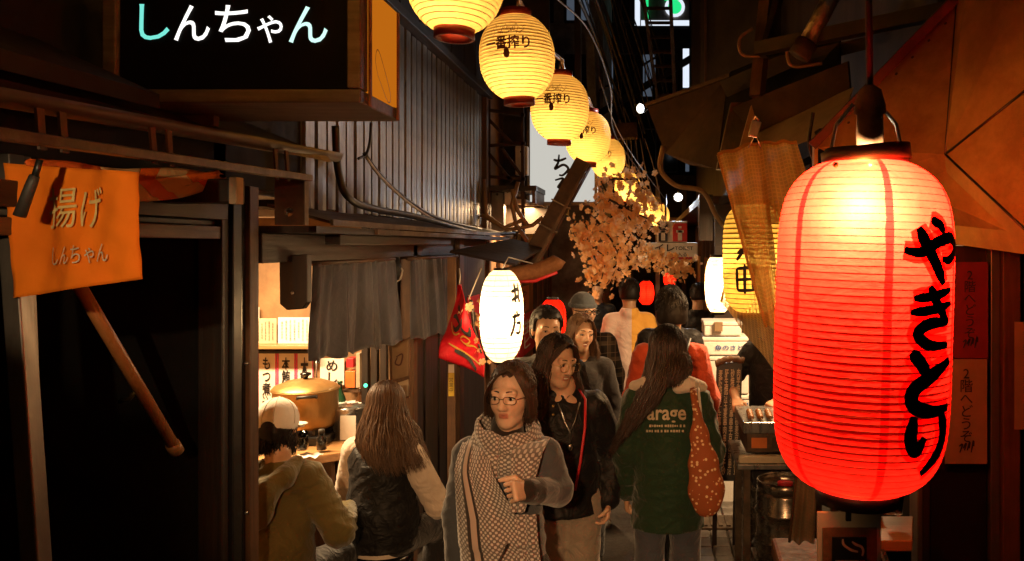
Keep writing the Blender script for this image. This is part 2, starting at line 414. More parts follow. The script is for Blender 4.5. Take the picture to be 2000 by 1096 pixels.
pm('pink', (.82,.10,.24), rough=.7)
pm('red', (.62,.02,.025), (.48,.012,.018), rough=.5)
pm('red_dark', (.28,.03,.015), (.2,.02,.01), rough=.4)
pm('blue', (.03,.12,.42), rough=.5)
pm('navy', (.015,.02,.05), rough=.5)
pm('green_paint', (.02,.30,.06), rough=.5)
pm('ink', (.012,.011,.012), rough=.55)
pm('ink_brown', (.10,.025,.012), rough=.6)
pm('gold_pale', (.80,.58,.22), rough=.5)
pm('gold_ink', (.62,.36,.06), rough=.45)
pm('brass_pot', (.50,.30,.11), (.33,.19,.065), rough=.42, metal=.7, scale=(14,14,4), bump=.05, dirt=.25)
pm('keg', (.52,.45,.36), (.30,.25,.2), rough=.25, metal=.95, scale=(9,9,20), bump=.05, dirt=.35)
pm('rubber', (.03,.026,.022), rough=.6, bump=.1)
pm('cable', (.018,.016,.015), rough=.5)
pm('cable_white', (.55,.5,.44), rough=.5, dirt=.4)
pm('cable_tan', (.34,.2,.09), rough=.5, dirt=.3)
pm('food', (.36,.15,.04), (.16,.055,.015), rough=.35, scale=(60,60,60), bump=.4)
pm('plastic_orange', (.75,.20,.04), rough=.4)
pm('bottle_green', (.02,.07,.03), rough=.12); pm('bottle_brown', (.09,.035,.012), rough=.12)
pm('yellow', (.78,.55,.06), rough=.5)
pm('leather', (.26,.115,.045), (.15,.06,.024), rough=.65, scale=(30,30,30), bump=.15, spec=.2)
# lantern papers
paper('lantern_amber', (.96,.74,.26), tau=.55, tint=(1,.54,.16))
paper('lantern_red', (.95,.010,.0045), stripes=(6, .085, .02, (.60,.0016,.001)), tau=.15, blot=.1, trans=.95, tint=(1,.40,.09))
paper('lantern_white', (.93,.80,.60), stripes=(8, .03, .3, (.72,.52,.30)), tau=.4)
paper('lantern_yellow', (.90,.62,.14), tau=.15)
emit('bulb_white', (.85,.93,1.), 30)
emit('bulb_warm', (1,.72,.38), 14)
emit('sign_white', (.95,.92,.83), .62)
emit('letter_white', (1,.97,.93), 1.5)
emit('letter_teal', (.20,.85,.72), 1.0)
emit('letter_pale', (.62,.95,.86), 1.2)
emit('sign_orange', (1,.27,.012), .5)
emit('sign_cool', (.80,.88,1.), 1.0)
emit('sign_green', (.02,.75,.22), 1.1)
emit('led_green', (.1,1,.5), 3)
emit('far_window', (.55,.68,.9), .10)
# fabrics
cloth('noren', (.072,.072,.086), (.045,.045,.055), trans=.12)
cloth('banner_orange', (.92,.25,.012), (.82,.19,.008), trans=.25, sheen=0, fold=.05)
cloth('tarp_orange', (.70,.13,.012), (.52,.09,.01), trans=.1, sheen=0, rough=.5)
cloth('tarp_cream', (.62,.40,.18), (.5,.3,.12), trans=.1, sheen=0, rough=.5)
cloth('flag_red', (.66,.015,.03), (.5,.01,.02), trans=.15, sheen=0, rough=.5)
cloth('coat_grey', (.074,.082,.096), (.048,.053,.062), weave=500, sheen=.5)
cloth('black_cloth', (.011,.010,.010), (.006,.0055,.0055), rough=.55, sheen=.05, fold=.3)
cloth('black_knit', (.022,.018,.016), (.014,.011,.010), rough=.9)
cloth('green_cloth', (.013,.042,.018), (.008,.026,.011), rough=.7, fold=.25)
cloth('red_cloth', (.62,.075,.022), (.50,.055,.016), rough=.75, fold=.25)
cloth('olive', (.135,.105,.030), (.09,.07,.02), rough=.8, fold=.25)
cloth('offwhite', (.72,.60,.48), (.62,.5,.4), rough=.8, fold=.25)
cloth('pinkish', (.66,.44,.40), (.56,.36,.32), rough=.8, fold=.25)
cloth('shirt_pink', (.74,.60,.54), (.62,.5,.45), rough=.8, fold=.2)
cloth('shirt_orange', (.80,.40,.07), (.7,.33,.05), rough=.8, fold=.2)
cloth('jeans', (.20,.17,.14), (.13,.11,.095), weave=700, fold=.3)
cloth('jeans_light', (.36,.30,.23), (.24,.2,.155), weave=700, fold=.3)
cloth('jeans_blue', (.085,.095,.12), (.05,.058,.075), weave=700, fold=.3)
cloth('dark_trousers', (.022,.02,.02), fold=.3)
cloth('beanie', (.11,.13,.15), (.07,.085,.10), weave=300, fold=.1)
cloth('cap_cloth', (.86,.80,.72), (.80,.74,.66), fold=.08)
pm('hair_black', (.012,.008,.006), (.006,.004,.003), rough=.5, spec=.25, scale=(40,40,4), bump=.25)
pm('hair_brown', (.15,.075,.032), (.05,.024,.011), rough=.48, scale=(40,40,4), bump=.25)
pm('hair_dark_brown', (.05,.024,.012), (.022,.011,.006), rough=.48, scale=(40,40,4), bump=.25)
pm('eye_white', (.62,.58,.53), rough=.25); pm('iris', (.015,.009,.006), rough=.12)
pm('shoe_white', (.68,.63,.56), (.5,.46,.4), rough=.6, dirt=.4)
pm('gold', (.75,.5,.18), rough=.3, metal=.9)
def skin_mat():
    m, t, p, _ = nt('skin'); L = t.links
    a = N(t, 'Attribute', attribute_name='Col'); n = N(t, 'TexNoise', Scale=60., Detail=4.); L.new(coords(t), n.inputs['Vector'])
    mx = N(t, 'MixRGB', blend_type='MULTIPLY'); mx.inputs[0].default_value = .35; L.new(a.outputs['Color'], mx.inputs[1])
    L.new(ramp(t, n.outputs['Fac'], [(.3, (.75,.66,.6)), (.65, (1,1,1))]), mx.inputs[2]); L.new(mx.outputs[0], p.inputs['Base Color'])
    p.inputs['Roughness'].default_value = .42; p.inputs['Subsurface Weight'].default_value = .12; p.inputs['Subsurface Radius'].default_value = (.01,.004,.002)
skin_mat()
def pattern_mats():
    # knitted scarf: offset dots on taupe, with plain long stripes near one edge (uses the cloth's own UV)
    m, t, p, _ = nt('scarf'); L = t.links
    uv = N(t, 'UVMap'); sp = N(t, 'SeparateXYZ'); L.new(uv.outputs[0], sp.inputs[0])
    def mth(op, a, b=None):
        n = N(t, 'Math', operation=op)
        for i, x in enumerate((a, b)):
            if x is None: continue
            if isinstance(x, (int, float)): n.inputs[i].default_value = x
            else: L.new(x, n.inputs[i])
        return n.outputs[0]
    U, V = sp.outputs[0], sp.outputs[1]                       # UV in metres
    u = mth('MULTIPLY', U, 2*PI/.021); v = mth('MULTIPLY', V, 2*PI/.021)
    d = mth('ADD', mth('COSINE', mth('ADD', u, v)), mth('COSINE', mth('SUBTRACT', u, v)))
    dots = mth('GREATER_THAN', d, .35)
    mx = N(t, 'MixRGB'); mx.inputs[1].default_value = (.15,.125,.115,1); mx.inputs[2].default_value = (.58,.53,.50,1); L.new(dots, mx.inputs[0])
    def band(a, b): return mth('MULTIPLY', mth('GREATER_THAN', U, a), mth('LESS_THAN', U, b))
    col = mx.outputs[0]
    for a, b, c in ((.058,.072,(.02,.017,.015)), (.072,.096,(.42,.33,.28)), (.096,.108,(.02,.017,.015))):
        q = N(t, 'MixRGB'); q.inputs[2].default_value = (*c, 1); L.new(band(a, b), q.inputs[0]); L.new(col, q.inputs[1]); col = q.outputs[0]
    L.new(col, p.inputs['Base Color']); p.inputs['Roughness'].default_value = .9; p.inputs['Sheen Weight'].default_value = .5
    n = N(t, 'TexNoise', Scale=500.); L.new(coords(t), n.inputs['Vector']); b = N(t, 'Bump', Strength=.3, Distance=.002); L.new(n.outputs[0], b.inputs['Height']); L.new(b.outputs[0], p.inputs['Normal'])
    # dark plaid flannel
    m, t, p, _ = nt('plaid'); L = t.links; co = coords(t); sp = N(t, 'SeparateXYZ'); L.new(co, sp.inputs[0]); col = None
    base = N(t, 'MixRGB'); base.inputs[1].default_value = (.022,.018,.016,1); base.inputs[2].default_value = (.022,.018,.016,1); col = base.outputs[0]
    for ax, w, c, th in ((0, .11, (.10,.075,.05), .80), (2, .12, (.10,.075,.05), .80), (0, .055, (.22,.17,.12), .975), (2, .06, (.22,.17,.12), .975)):
        g = mth('GREATER_THAN', mth('SINE', mth('MULTIPLY', sp.outputs[ax], 2*PI/w)), th)
        q = N(t, 'MixRGB'); q.inputs[2].default_value = (*c, 1); L.new(mth('MULTIPLY', g, .8), q.inputs[0]); L.new(col, q.inputs[1]); col = q.outputs[0]
    L.new(col, p.inputs['Base Color']); p.inputs['Roughness'].default_value = .9
    # rust tote with small pale flowers
    m, t, p, _ = nt('tote'); L = t.links; co = coords(t, (44,44,44))
    vo = N(t, 'TexVoronoi', Scale=1., Randomness=.9); L.new(co, vo.inputs['Vector'])
    n = N(t, 'TexNoise', Scale=90.); L.new(coords(t), n.inputs['Vector'])
    dd = mth('ADD', vo.outputs['Distance'], mth('MULTIPLY', n.outputs[0], .22))
    c1 = ramp(t, dd, [(.36, (.80,.54,.30)), (.42, (.30,.075,.018))])
    L.new(c1, p.inputs['Base Color']); p.inputs['Roughness'].default_value = .8
    # woven plastic net curtains
    for name, c, gap, tau in (('net_brown', (.85,.50,.12), .6, .2), ('net_pale', (.62,.40,.18), .6, .45), ('net_grey', (.16,.10,.05), .6, .12)):
        m, t, p, o = nt(name); L = t.links; uv = N(t, 'UVMap'); sp = N(t, 'SeparateXYZ'); L.new(uv.outputs[0], sp.inputs[0])
        a = mth('SINE', mth('MULTIPLY', sp.outputs[0], 2*PI/.012)); b = mth('SINE', mth('MULTIPLY', sp.outputs[1], 2*PI/.012))
        hole = mth('MULTIPLY', mth('LESS_THAN', a, gap), mth('LESS_THAN', b, gap))
        n = N(t, 'TexNoise', Scale=9., Detail=5.); L.new(coords(t), n.inputs['Vector'])
        col = ramp(t, n.outputs[0], [(.3, tuple(x*.55 for x in c)), (.7, c)])
        L.new(col, p.inputs['Base Color']); p.inputs['Roughness'].default_value = .35
        tr = N(t, 'BsdfTranslucent'); L.new(col, tr.inputs[0]); m1 = N(t, 'MixShader'); m1.inputs[0].default_value = .7; L.new(p.outputs[0], m1.inputs[1]); L.new(tr.outputs[0], m1.inputs[2])
        tp = N(t, 'BsdfTransparent'); m2 = N(t, 'MixShader'); L.new(mth('MULTIPLY', hole, tau), m2.inputs[0]); L.new(m1.outputs[0], m2.inputs[1]); L.new(tp.outputs[0], m2.inputs[2]); L.new(m2.outputs[0], o.inputs[0])
    # glass
    m, t, p, o = nt('glass'); p.inputs['Transmission Weight'].default_value = 1; p.inputs['Roughness'].default_value = .03; p.inputs['Base Color'].default_value = (.95,.93,.9,1)
    # dark door glass: mostly a mirror of the alley
    m, t, p, o = nt('dark_glass'); p.inputs['Base Color'].default_value = (.012,.008,.006,1); p.inputs['Roughness'].default_value = .08
    # blossoms
    m, t, p, o = nt('blossom'); L = t.links; oi = N(t, 'TexNoise', Scale=9.); L.new(coords(t), oi.inputs['Vector'])
    col = ramp(t, oi.outputs[0], [(.35, (.97,.52,.18)), (.65, (1,.72,.42))]); L.new(col, p.inputs['Base Color']); p.inputs['Roughness'].default_value = .7
    tr = N(t, 'BsdfTranslucent'); L.new(col, tr.inputs[0]); mx = N(t, 'MixShader'); mx.inputs[0].default_value = .55; L.new(p.outputs[0], mx.inputs[1]); L.new(tr.outputs[0], mx.inputs[2]); L.new(mx.outputs[0], o.inputs[0])
pattern_mats()

m_, t_, p_, o_ = nt('ink_film'); t_.nodes.remove(p_); b_ = N(t_, 'BsdfTransparent'); b_.inputs[0].default_value = (1, .12, .10, 1); t_.links.new(b_.outputs[0], o_.inputs[0])

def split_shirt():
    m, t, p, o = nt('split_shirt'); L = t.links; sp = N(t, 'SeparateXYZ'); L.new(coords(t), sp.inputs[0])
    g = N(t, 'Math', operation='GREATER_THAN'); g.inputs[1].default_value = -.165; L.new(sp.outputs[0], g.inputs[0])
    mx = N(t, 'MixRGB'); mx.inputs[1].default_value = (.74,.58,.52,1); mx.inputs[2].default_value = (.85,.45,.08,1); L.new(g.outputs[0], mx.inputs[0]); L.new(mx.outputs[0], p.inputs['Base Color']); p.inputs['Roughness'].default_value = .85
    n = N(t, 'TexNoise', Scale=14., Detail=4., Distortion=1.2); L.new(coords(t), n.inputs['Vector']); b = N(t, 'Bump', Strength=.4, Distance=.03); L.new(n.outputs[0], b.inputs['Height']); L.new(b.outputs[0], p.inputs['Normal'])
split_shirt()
# ------------------------------------------------------------------ the setting
XL = -1.57                                     # the line of the left-hand fronts
def yl(px, X=XL): return X * FPX / (px - CX)   # distance at which the plane x = X meets picture column px
struct(MB().box((-30, -6, -.3), (30, 60, 0)).build('ground', 'asphalt'))

# stone pavers along the right-hand stalls
pv = struct(MB().box((.28, 3.2, .002), (1.05, 9.0, .012)).build('pavement', 'concrete'))
pav_me = None; k = 0
y = 3.3
while y < 8.6:
    for i in range(6):
        x = .30 + i * .125 + (0 if k % 2 else .0)
        if abs(y - 6.05) < .14 and .28 < x < .7: continue
        if pav_me is None:
            p = MB().box((-.058, -.078, 0), (.058, .078, .03)).build('paver', 'paver', None, .006); pav_me = p.data; o = p
        else:
            o = bpy.data.objects.new('paver', pav_me); COL.objects.link(o); b = o.modifiers.new('bevel', 'BEVEL'); b.width = .006; b.segments = 1
        o.parent = pv; o.location = (x + .06, y, .012 + random.uniform(-.003, .003)); o.rotation_euler = (random.uniform(-.01,.01), random.uniform(-.01,.01), random.uniform(-.015,.015))
    y += .165; k += 1
dc = thing('drain_cover', 'dark cast iron drain cover set in the pavers beside the kegs', 'drain cover', (.52, 6.05, 0))
MB().box((.30, 5.91, .012), (.74, 6.19, .035)).build('frame', 'steel_dirty', dc, .004)
for i in range(7): MB().box((.33 + i*.056, 5.94, .035), (.36 + i*.056, 6.16, .044)).build('bar', 'steel_dirty', dc)

# ---- left: stairway shop front next to the camera
lb = thing('stair_shopfront', 'dark shop front with an open stairway under the orange banner', 'shop front', (-1.6, 2.5, 0))
def lpart(name, lo, hi, mat, par=lb, bev=.004): return MB().box(lo, hi).build(name, mat, par, bev)
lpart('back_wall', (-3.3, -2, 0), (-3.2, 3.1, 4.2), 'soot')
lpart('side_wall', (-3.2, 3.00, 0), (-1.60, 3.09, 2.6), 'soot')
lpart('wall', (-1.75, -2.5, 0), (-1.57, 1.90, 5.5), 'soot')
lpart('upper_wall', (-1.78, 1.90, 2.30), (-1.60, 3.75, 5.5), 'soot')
lpart('lintel', (-1.66, 1.93, 2.165), (-1.555, 3.02, 2.23), 'wood_dark_y')
lpart('lintel', (-1.66, 1.93, 2.095), (-1.565, 3.02, 2.14), 'wood_mid_y')
lpart('door_head', (-1.63, 1.93, 2.142), (-1.585, 3.02, 2.163), 'black')
for y0, y1, m, x in ((2.985, 3.035, 'wood_dark_z', -1.56), (3.037, 3.10, 'black', -1.545), (3.102, 3.15, 'black_gloss', -1.555), (3.152, 3.225, 'wood_mid_z', -1.54)):
    lpart('door_post', (x - .09, y0, 0), (x, y1, 2.30), m)
for z in (1.62, 1.05): MB().ball((-1.543, 3.128, z), .007, 8, 6).build('screw', 'steel', lb)
# leaning aluminium post
p0, p1 = at(34, 560, 2.06), at(72, 1110, 2.03)
mb = MB().beam(p0 + (p0-p1)*.55, p1 + (p1-p0)*1.6, .045, .05, (0,1,0)); mb.build('aluminium_post', 'alu', lb, .004)
p0, p1 = at(57, 560, 2.1), at(78, 1110, 2.07)
MB().beam(p0 + (p0-p1)*.5, p1 + (p1-p0)*1.5, .012, .03, (0,1,0)).build('post_strip', 'alu', lb)
# the stair itself: treads going up towards the camera side
for i in range(9):
    zz = .19 * (i + 1); yy = 3.0 - .2 * i
    t_ = MB().box((-2.7, yy - .24, zz - .035), (-1.72, yy, zz)).build('tread', 'soot', lb, .004)
    MB().box((-2.7, yy - .012, zz - .001), (-1.74, yy + .004, zz + .006)).build('nosing', 'steel_dirty', t_)
MB().beam((-1.70, 3.0, .1), (-1.70, 1.1, 1.9), .03, .2, (0,0,1)).build('stringer', 'black', lb)
hr = thing('handrail', 'varnished round wooden handrail in the dark stairway below the orange banner', 'handrail', at(345, 880, 2.72))
a_, b_ = at(343, 878, 2.72), at(120, 500, 2.28)
MB().tube([a_, (a_+b_)/2, b_], .0185, 16).build('rail', 'handrail', hr)
d_ = (b_ - a_).normalized(); MB().tube([a_ - d_*.012, a_ + d_*.028], .0225, 16).build('end_cap', 'wood_light', hr)
q_ = a_ + (b_-a_)*.36; MB().tube([q_, q_ + Vector((-.03,.0,-.035)), q_ + Vector((-.08,.03,-.05))], .007, 8).build('bracket', 'gold', hr)

# eave with gutter over the stairway
ev = thing('gutter_eave', 'rusty eave with a long gutter and steel rail over the stairway', 'eave', (-1.3, 2.3, 2.3))
def yz(Y): return 2.335 + .040 * (Y - 1.2)
mb = MB()
prof = [(math.cos(a)*.03, math.sin(a)*.035) for a in np.linspace(0, -PI, 9)]
vs = []; Ys = np.linspace(.9, 3.26, 14)
for Yq in Ys: vs += [(-1.25 + c, Yq, yz(Yq) + .02 + s_) for c, s_ in prof] + [(-1.25 + c*.86, Yq, yz(Yq) + .02 + s_*.86) for c, s_ in reversed(prof)]
n_ = 18; fs = [(i*n_+j, i*n_+(j+1)%n_, (i+1)*n_+(j+1)%n_, (i+1)*n_+j) for i in range(13) for j in range(n_)] + [tuple(range(n_)), tuple(13*n_ + j for j in reversed(range(n_)))]
mb.add(vs, fs, None, True); mb.build('gutter', 'gutter', ev)
MB().beam((-1.20, .9, 2.262), (-1.195, 2.86, 2.306), .035, .022).build('rail', 'steel_dirty', ev, .003)
for px in (78, 122, 298, 330, 538, 560):
    Yb = 1.22 * FPX / (CX - px); MB().beam((-1.222, Yb, yz(Yb) - .008), (-1.215, Yb, 2.245 + .0225*(Yb-.9)), .02, .006, (1,0,0)).build('bracket', 'rust', ev)
mb = MB().prism([at(262, 226, 2.05), at(640, 306, 3.1), at(648, 318, 3.12), at(340, 250, 2.2)], (-.25, .02, .08)); mb.build('roof_board', 'grey_timber', ev)
MB().prism([(-1.27, .9, 2.40), (-1.27, 2.12, 2.425), (-1.27, 2.12, 2.462), (-1.27, .9, 2.447)], (-.4, 0, .18)).build('roof_board', 'soot', ev)
MB().prism([(-1.30, .9, 2.372), (-1.30, 3.3, 2.41), (-1.75, 3.3, 2.60), (-1.75, .9, 2.60)], (0, 0, .02)).build('roof_sheet', 'soot', ev)
# rail end plate with a round hole
pc = at(564, 392, 2.86); mb = MB(); ring = []; hole = []
w2, h2 = .05, .085; hc = (0, -.04); n_ = 24
for i in range(n_):
    a = 2*PI*i/n_; c, s_ = math.cos(a), math.sin(a); q = 1 / max(abs(c)/w2, abs(s_ - 0)/h2 if abs(s_) > 1e-6 else 0, 1e-6)
    ring.append((c*q, s_*q)); hole.append((hc[0] + .015*c, hc[1] + .015*s_))
vs = [(pc.x+x, pc.y, pc.z+z) for x, z in ring] + [(pc.x+x, pc.y, pc.z+z) for x, z in hole] + [(pc.x+x, pc.y+.012, pc.z+z) for x, z in ring] + [(pc.x+x, pc.y+.012, pc.z+z) for x, z in hole]
fs = []
for i in range(n_):
    j = (i+1) % n_; fs += [(i, j, n_+j, n_+i), (2*n_+j, 2*n_+i, 3*n_+i, 3*n_+j), (i, 2*n_+i, 2*n_+j, j), (n_+i, n_+j, 3*n_+j, 3*n_+i)]
mb.add(vs, fs); mb.build('end_plate', 'rust', ev)
MB().box((pc.x+.051, pc.y-.004, pc.z-.085), (pc.x+.057, pc.y+.03, pc.z+.088)).build('plate_edge', 'steel_dirty', ev)
MB().box((-2.0, 2.56, 2.205), (-1.315, 2.66, 2.28)).build('timber_beam', 'wood_dark_x', ev, .005)
MB().box((-1.315, 2.555, 2.20), (-1.29, 2.60, 2.285)).build('beam_lit_end', 'cream', ev, .003)  # pale cream stands in for light on the beam's end

# ---- left: long building with metal siding upstairs and the noren bar downstairs
wb = thing('siding_building', 'old wooden bar building with ribbed pale metal siding upstairs', 'building', (XL, 5.5, 0))
def wpart(name, lo, hi, mat, bev=.004): return MB().box(lo, hi).build(name, mat, wb, bev)
wpart('wall_core', (-1.9, 3.76, 2.25), (-1.62, 7.7, 3.46), 'soot', 0)
sp_me = None
for i in range(31):
    y0 = 3.74 + i * .128
    if sp_me is None:
        pr = [(0,0), (.012,.002), (.016,.018), (.064,.021), (.112,.018), (.116,.002), (.128,0)]
        mb = MB(); vs = [(x, y_, z) for z in (0, 1.22) for y_, x in pr]; n_ = len(pr)
        mb.add(vs, [(j, j+1, n_+j+1, n_+j) for j in range(n_-1)]); p = mb.build('siding_panel', 'siding', wb, 0, False); sp_me = p.data; o = p
    else:
        o = bpy.data.objects.new('siding_panel', sp_me); COL.objects.link(o); o.parent = wb; o.matrix_parent_inverse = mw(wb).inverted()
    o.location = (-1.595 + random.uniform(-.003, .003), y0, 2.245 + random.uniform(-.006, .006))
wpart('corner_post', (-1.64, 7.71, 2.2), (-1.54, 7.80, 3.55), 'wood_mid_z')
wpart('top_trim', (-1.64, 3.7, 3.468), (-1.50, 7.82, 3.53), 'wood_dark_y')
wpart('upper_wall', (-1.9, 3.77, 3.54), (-1.58, 7.8, 5.5), 'plaster_brown', 0)
for i in range(9): wpart('upper_board', (-1.578, 3.80 + i*.44, 3.56), (-1.56, 4.21 + i*.44, 5.4), 'wood_dark_z')
wpart('window_shutter', (-1.555, 5.3, 3.75), (-1.53, 6.6, 4.9), 'plaster_brown')
# pent roof edges under the siding
MB().prism([(-1.60, 3.42, 2.245), (-1.60, 7.9, 2.245), (-1.34, 7.9, 2.175), (-1.34, 3.42, 2.175)], (0, 0, -.012)).build('pent_roof', 'gutter', wb)
MB().prism([(-1.335, 3.42, 2.155), (-1.335, 7.9, 2.155), (-1.335, 7.9, 2.180), (-1.335, 3.42, 2.180)], (.012, 0, 0)).build('fascia', 'steel_dirty', wb)
MB().prism([(-1.36, 4.0, 2.125), (-1.36, 5.9, 2.125), (-1.36, 5.9, 2.150), (-1.36, 4.0, 2.150)], (.03, 0, 0)).build('fascia', 'steel_dirty', wb)
wpart('eave_beam', (-1.47, 3.7, 2.075), (-1.40, 5.75, 2.12), 'wood_dark_y')
wpart('soffit', (-1.62, 3.3, 2.122), (-1.345, 7.9, 2.15), 'wood_dark_y', 0)
wpart('head_beam', (-1.66, 3.23, 2.0), (-1.53, 7.6, 2.12), 'wood_dark_y')
# bar room
wpart('ceiling', (-3.2, 3.2, 2.28), (-1.63, 5.5, 2.34), 'wood_dark_x', 0)
wpart('rear_wall', (-3.3, 3.1, 0), (-3.2, 5.5, 2.3), 'wall_warm', 0)
wpart('near_wall', (-3.2, 3.10, 0), (-1.66, 3.18, 2.3), 'wall_warm', 0)
wpart('end_wall', (-3.2, 5.26, 0), (-1.64, 5.36, 2.3), 'wall_warm', 0)
wpart('counter_front', (-3.2, 4.42, 0), (-1.72, 4.47, .90), 'wood_mid_z', 0)
wpart('shelf', (-3.1, 5.10, 1.425), (-2.11, 5.258, 1.45), 'wood_light')
wpart('shelf_batten', (-3.1, 5.20, 1.385), (-2.11, 5.258, 1.405), 'black')
# door boards past the opening
for i, (y0, y1) in enumerate(((5.40, 5.62), (5.63, 5.80), (5.81, 6.0), (6.01, 6.18), (6.19, 6.36))):
    wpart('board', (-1.60 + .012*(i % 2), y0, 0), (-1.555 + .012*(i % 2), y1, 2.0), 'wood_dark_z')
wpart('post', (-1.57, 6.42, 0), (-1.49, 6.56, 2.12), 'wood_mid_z')
wpart('post', (-1.62, 5.30, 0), (-1.53, 5.39, 2.12), 'wood_mid_z')
for px in (712, 730, 748):
    q = at(px, 600, 5.0); wpart('room_post', (q.x - .02, 5.0, 0), (q.x + .02, 5.05, 2.28), 'wood_dark_z')
wpart('far_room_wall', (-1.66, 6.57, 0), (-1.58, 7.8, 2.12), 'wood_dark_z', 0)
# slanted board over the white lantern
MB().prism([at(878, 494, 5.5), at(1000, 470, 6.2), at(1062, 486, 6.2), at(1006, 520, 5.5)], (0, .02, .015)).build('hanging_board', 'wood_dark_x', wb)
# old drop bracket with a bolt hole over the noren
MB().prism([at(545, 500, 3.5), at(600, 496, 3.5), at(600, 590, 3.5), at(590, 604, 3.5), at(560, 606, 3.5), at(546, 594, 3.5)], (0, .05, 0)).build('drop_bracket', 'wood_dark_z', wb, .004)
MB().ball(at(571, 572, 3.495), (.008,.004,.008), 10, 6).build('bolt', 'steel', wb)

# ---- left: further bars beyond
for j, (y0, y1, m, lab, zt) in enumerate(((7.9, 11.2, 'wall_warm', 'narrow bar front with posters behind the white lantern', 2.6), (11.25, 17.0, 'plaster_brown', 'dark bar front farthest down the alley on the lantern side', 3.2))):
    fb = thing('tavern', lab, 'shop front', (XL, (y0+y1)/2, 0))
    MB().box((-2.6, y0, 0), (-1.60, y1, zt + 2.6)).build('wall', m, fb)
    for i in range(int((y1 - y0) / .55)):
        MB().box((-1.598, y0 + .06 + i*.55, 0), (-1.56, y0 + .14 + i*.55, zt)).build('post', 'wood_mid_z', fb)
    MB().box((-1.62, y0, zt), (-1.1, y1, zt + .05)).build('eave', 'wood_dark_y', fb)
    MB().box((-1.14, y0, zt - .12), (-1.11, y1, zt)).build('fascia', 'wood_mid_y', fb)
def poster(label, px0, py0, px1, py1, X, mat, inkmat, txt, name='poster'):
    """a sheet pasted on a left-hand front (plane x = X)"""
    y0, y1 = yl(px0, X), yl(px1, X); ym = (y0+y1)/2; z1 = CAM_H - (py0-CY)*ym/FPX; z0 = CAM_H - (py1-CY)*ym/FPX
    t_ = thing(name, label, 'poster', (X, ym, z0)); MB().box((X, y0, z0), (X+.008, y1, z1)).build('sheet', mat, t_)
    mb = MB(); text_on(mb, txt, (X+.011, ym, (z0+z1)/2), (0,1,0), (0,0,1), (z1-z0)*.7, .01, True, width=(y1-y0)*.5); mb.build('lettering', inkmat, t_)
poster('orange poster on the bar front right of the white lantern', 1010, 560, 1032, 610, -1.555, 'plastic_orange', 'ink', 'やき')
poster('red poster with dark print below the orange poster', 1010, 612, 1044, 690, -1.555, 'red', 'paper_white', '生ビ')
poster('red paper poster behind the red pennant flag', 912, 578, 935, 690, -1.48, 'red', 'gold_ink', 'もつ')

# ---- right: stall corner next to the red lantern
rb = thing('stall_corner', 'brown framed stall corner with door glass under the orange hood', 'stall', (1.3, 2.5, 0))
def rpart(name, lo, hi, mat, par=rb, bev=.003): return MB().box(lo, hi).build(name, mat, par, bev)
Yr = 2.5
def xr(px, Y=Yr): return (px - CX) * Y / FPX
rpart('wall', (xr(1812), Yr + .03, 0), (2.6, Yr + .08, 2.07), 'wood_dark_z')
rpart('door_glass', (xr(1992), Yr + .0, 0), (2.6, Yr + .03, 2.02), 'dark_glass')
rpart('door_glass', (xr(1818), Yr + .012, .1), (xr(1932), Yr + .03, 2.0), 'dark_glass')
rpart('post', (xr(1788), Yr - .02, 0), (xr(1798), Yr + .06, 2.07), 'alu')
rpart('post', (xr(1800), Yr - .005, 0), (xr(1816), Yr + .06, 2.07), 'wood_dark_z')
rpart('post', (xr(1934), Yr - .005, 0), (xr(1952), Yr + .03, 2.07), 'alu')
rpart('post', (xr(1954), Yr - .02, 0), (xr(1988), Yr + .03, 2.07), 'wood_mid_z')
rpart('head_rail', (xr(1788), Yr - .03, 2.072), (2.6, Yr + .08, 2.13), 'soot')
rpart('side_wall', (xr(1815)+.04, Yr + .09, 0), (xr(1815)+.08, 3.6, 2.3), 'soot')
rpart('upper_wall', (.98, Yr + .3, 2.75), (1.1, 7.5, 5.5), 'plaster_brown')
rpart('upper_wall_front', (1.1, Yr + .3, 2.75), (2.9, Yr + .4, 5.5), 'soot')
# second-floor door papers
for lab, px0, py0, px1, py1, m in (('dark red paper door sign with black writing, upper of two beside the lantern', 1858, 512, 1930, 700, 'paper_red'), ('tan paper door sign with black writing, lower of two beside the lantern', 1846, 702, 1928, 906, 'paper_tan')):
    a_, b_ = at(px0, py1, Yr - .03), at(px1, py0, Yr - .03)
    t_ = thing('door_sign', lab, 'sign', ((a_.x+b_.x)/2, Yr - .03, a_.z))
    MB().box((a_.x, Yr - .03, a_.z), (b_.x, Yr - .026, b_.z)).build('sheet', m, t_)
    cx_ = a_.x + (b_.x - a_.x) * .5; h_ = b_.z - a_.z
    mb = MB(); text_on(mb, '2階へどうぞ', (cx_, Yr - .033, a_.z + h_*.56), (1,0,0), (0,0,1), h_*.70, .004, True, line=.92); mb.build('lettering', 'ink', t_)
    mb = MB()
    for k in range(4): stroke(mb, [(cx_ - .022 + .012*k, a_.z + h_*(.17 - .02*k)), (cx_ - .012 + .011*k, a_.z + h_*(.19 + .012*k)), (cx_ - .02 + .014*k, a_.z + h_*(.11 + .02*k))], .005, lambda x, z: (x, Yr - .033, z), 4)
    mb.build('pointing_hand_print', 'ink', t_)
a_, b_ = at(1988, 842, Yr - .05), at(2040, 630, Yr - .05)
t_ = thing('menu_card', 'pale card on the door glass at the edge past the brown post', 'card', (a_.x, Yr-.05, a_.z)); MB().box((a_.x, Yr - .03, a_.z), (b_.x, Yr - .026, b_.z)).build('sheet', 'paper_tan', t_)
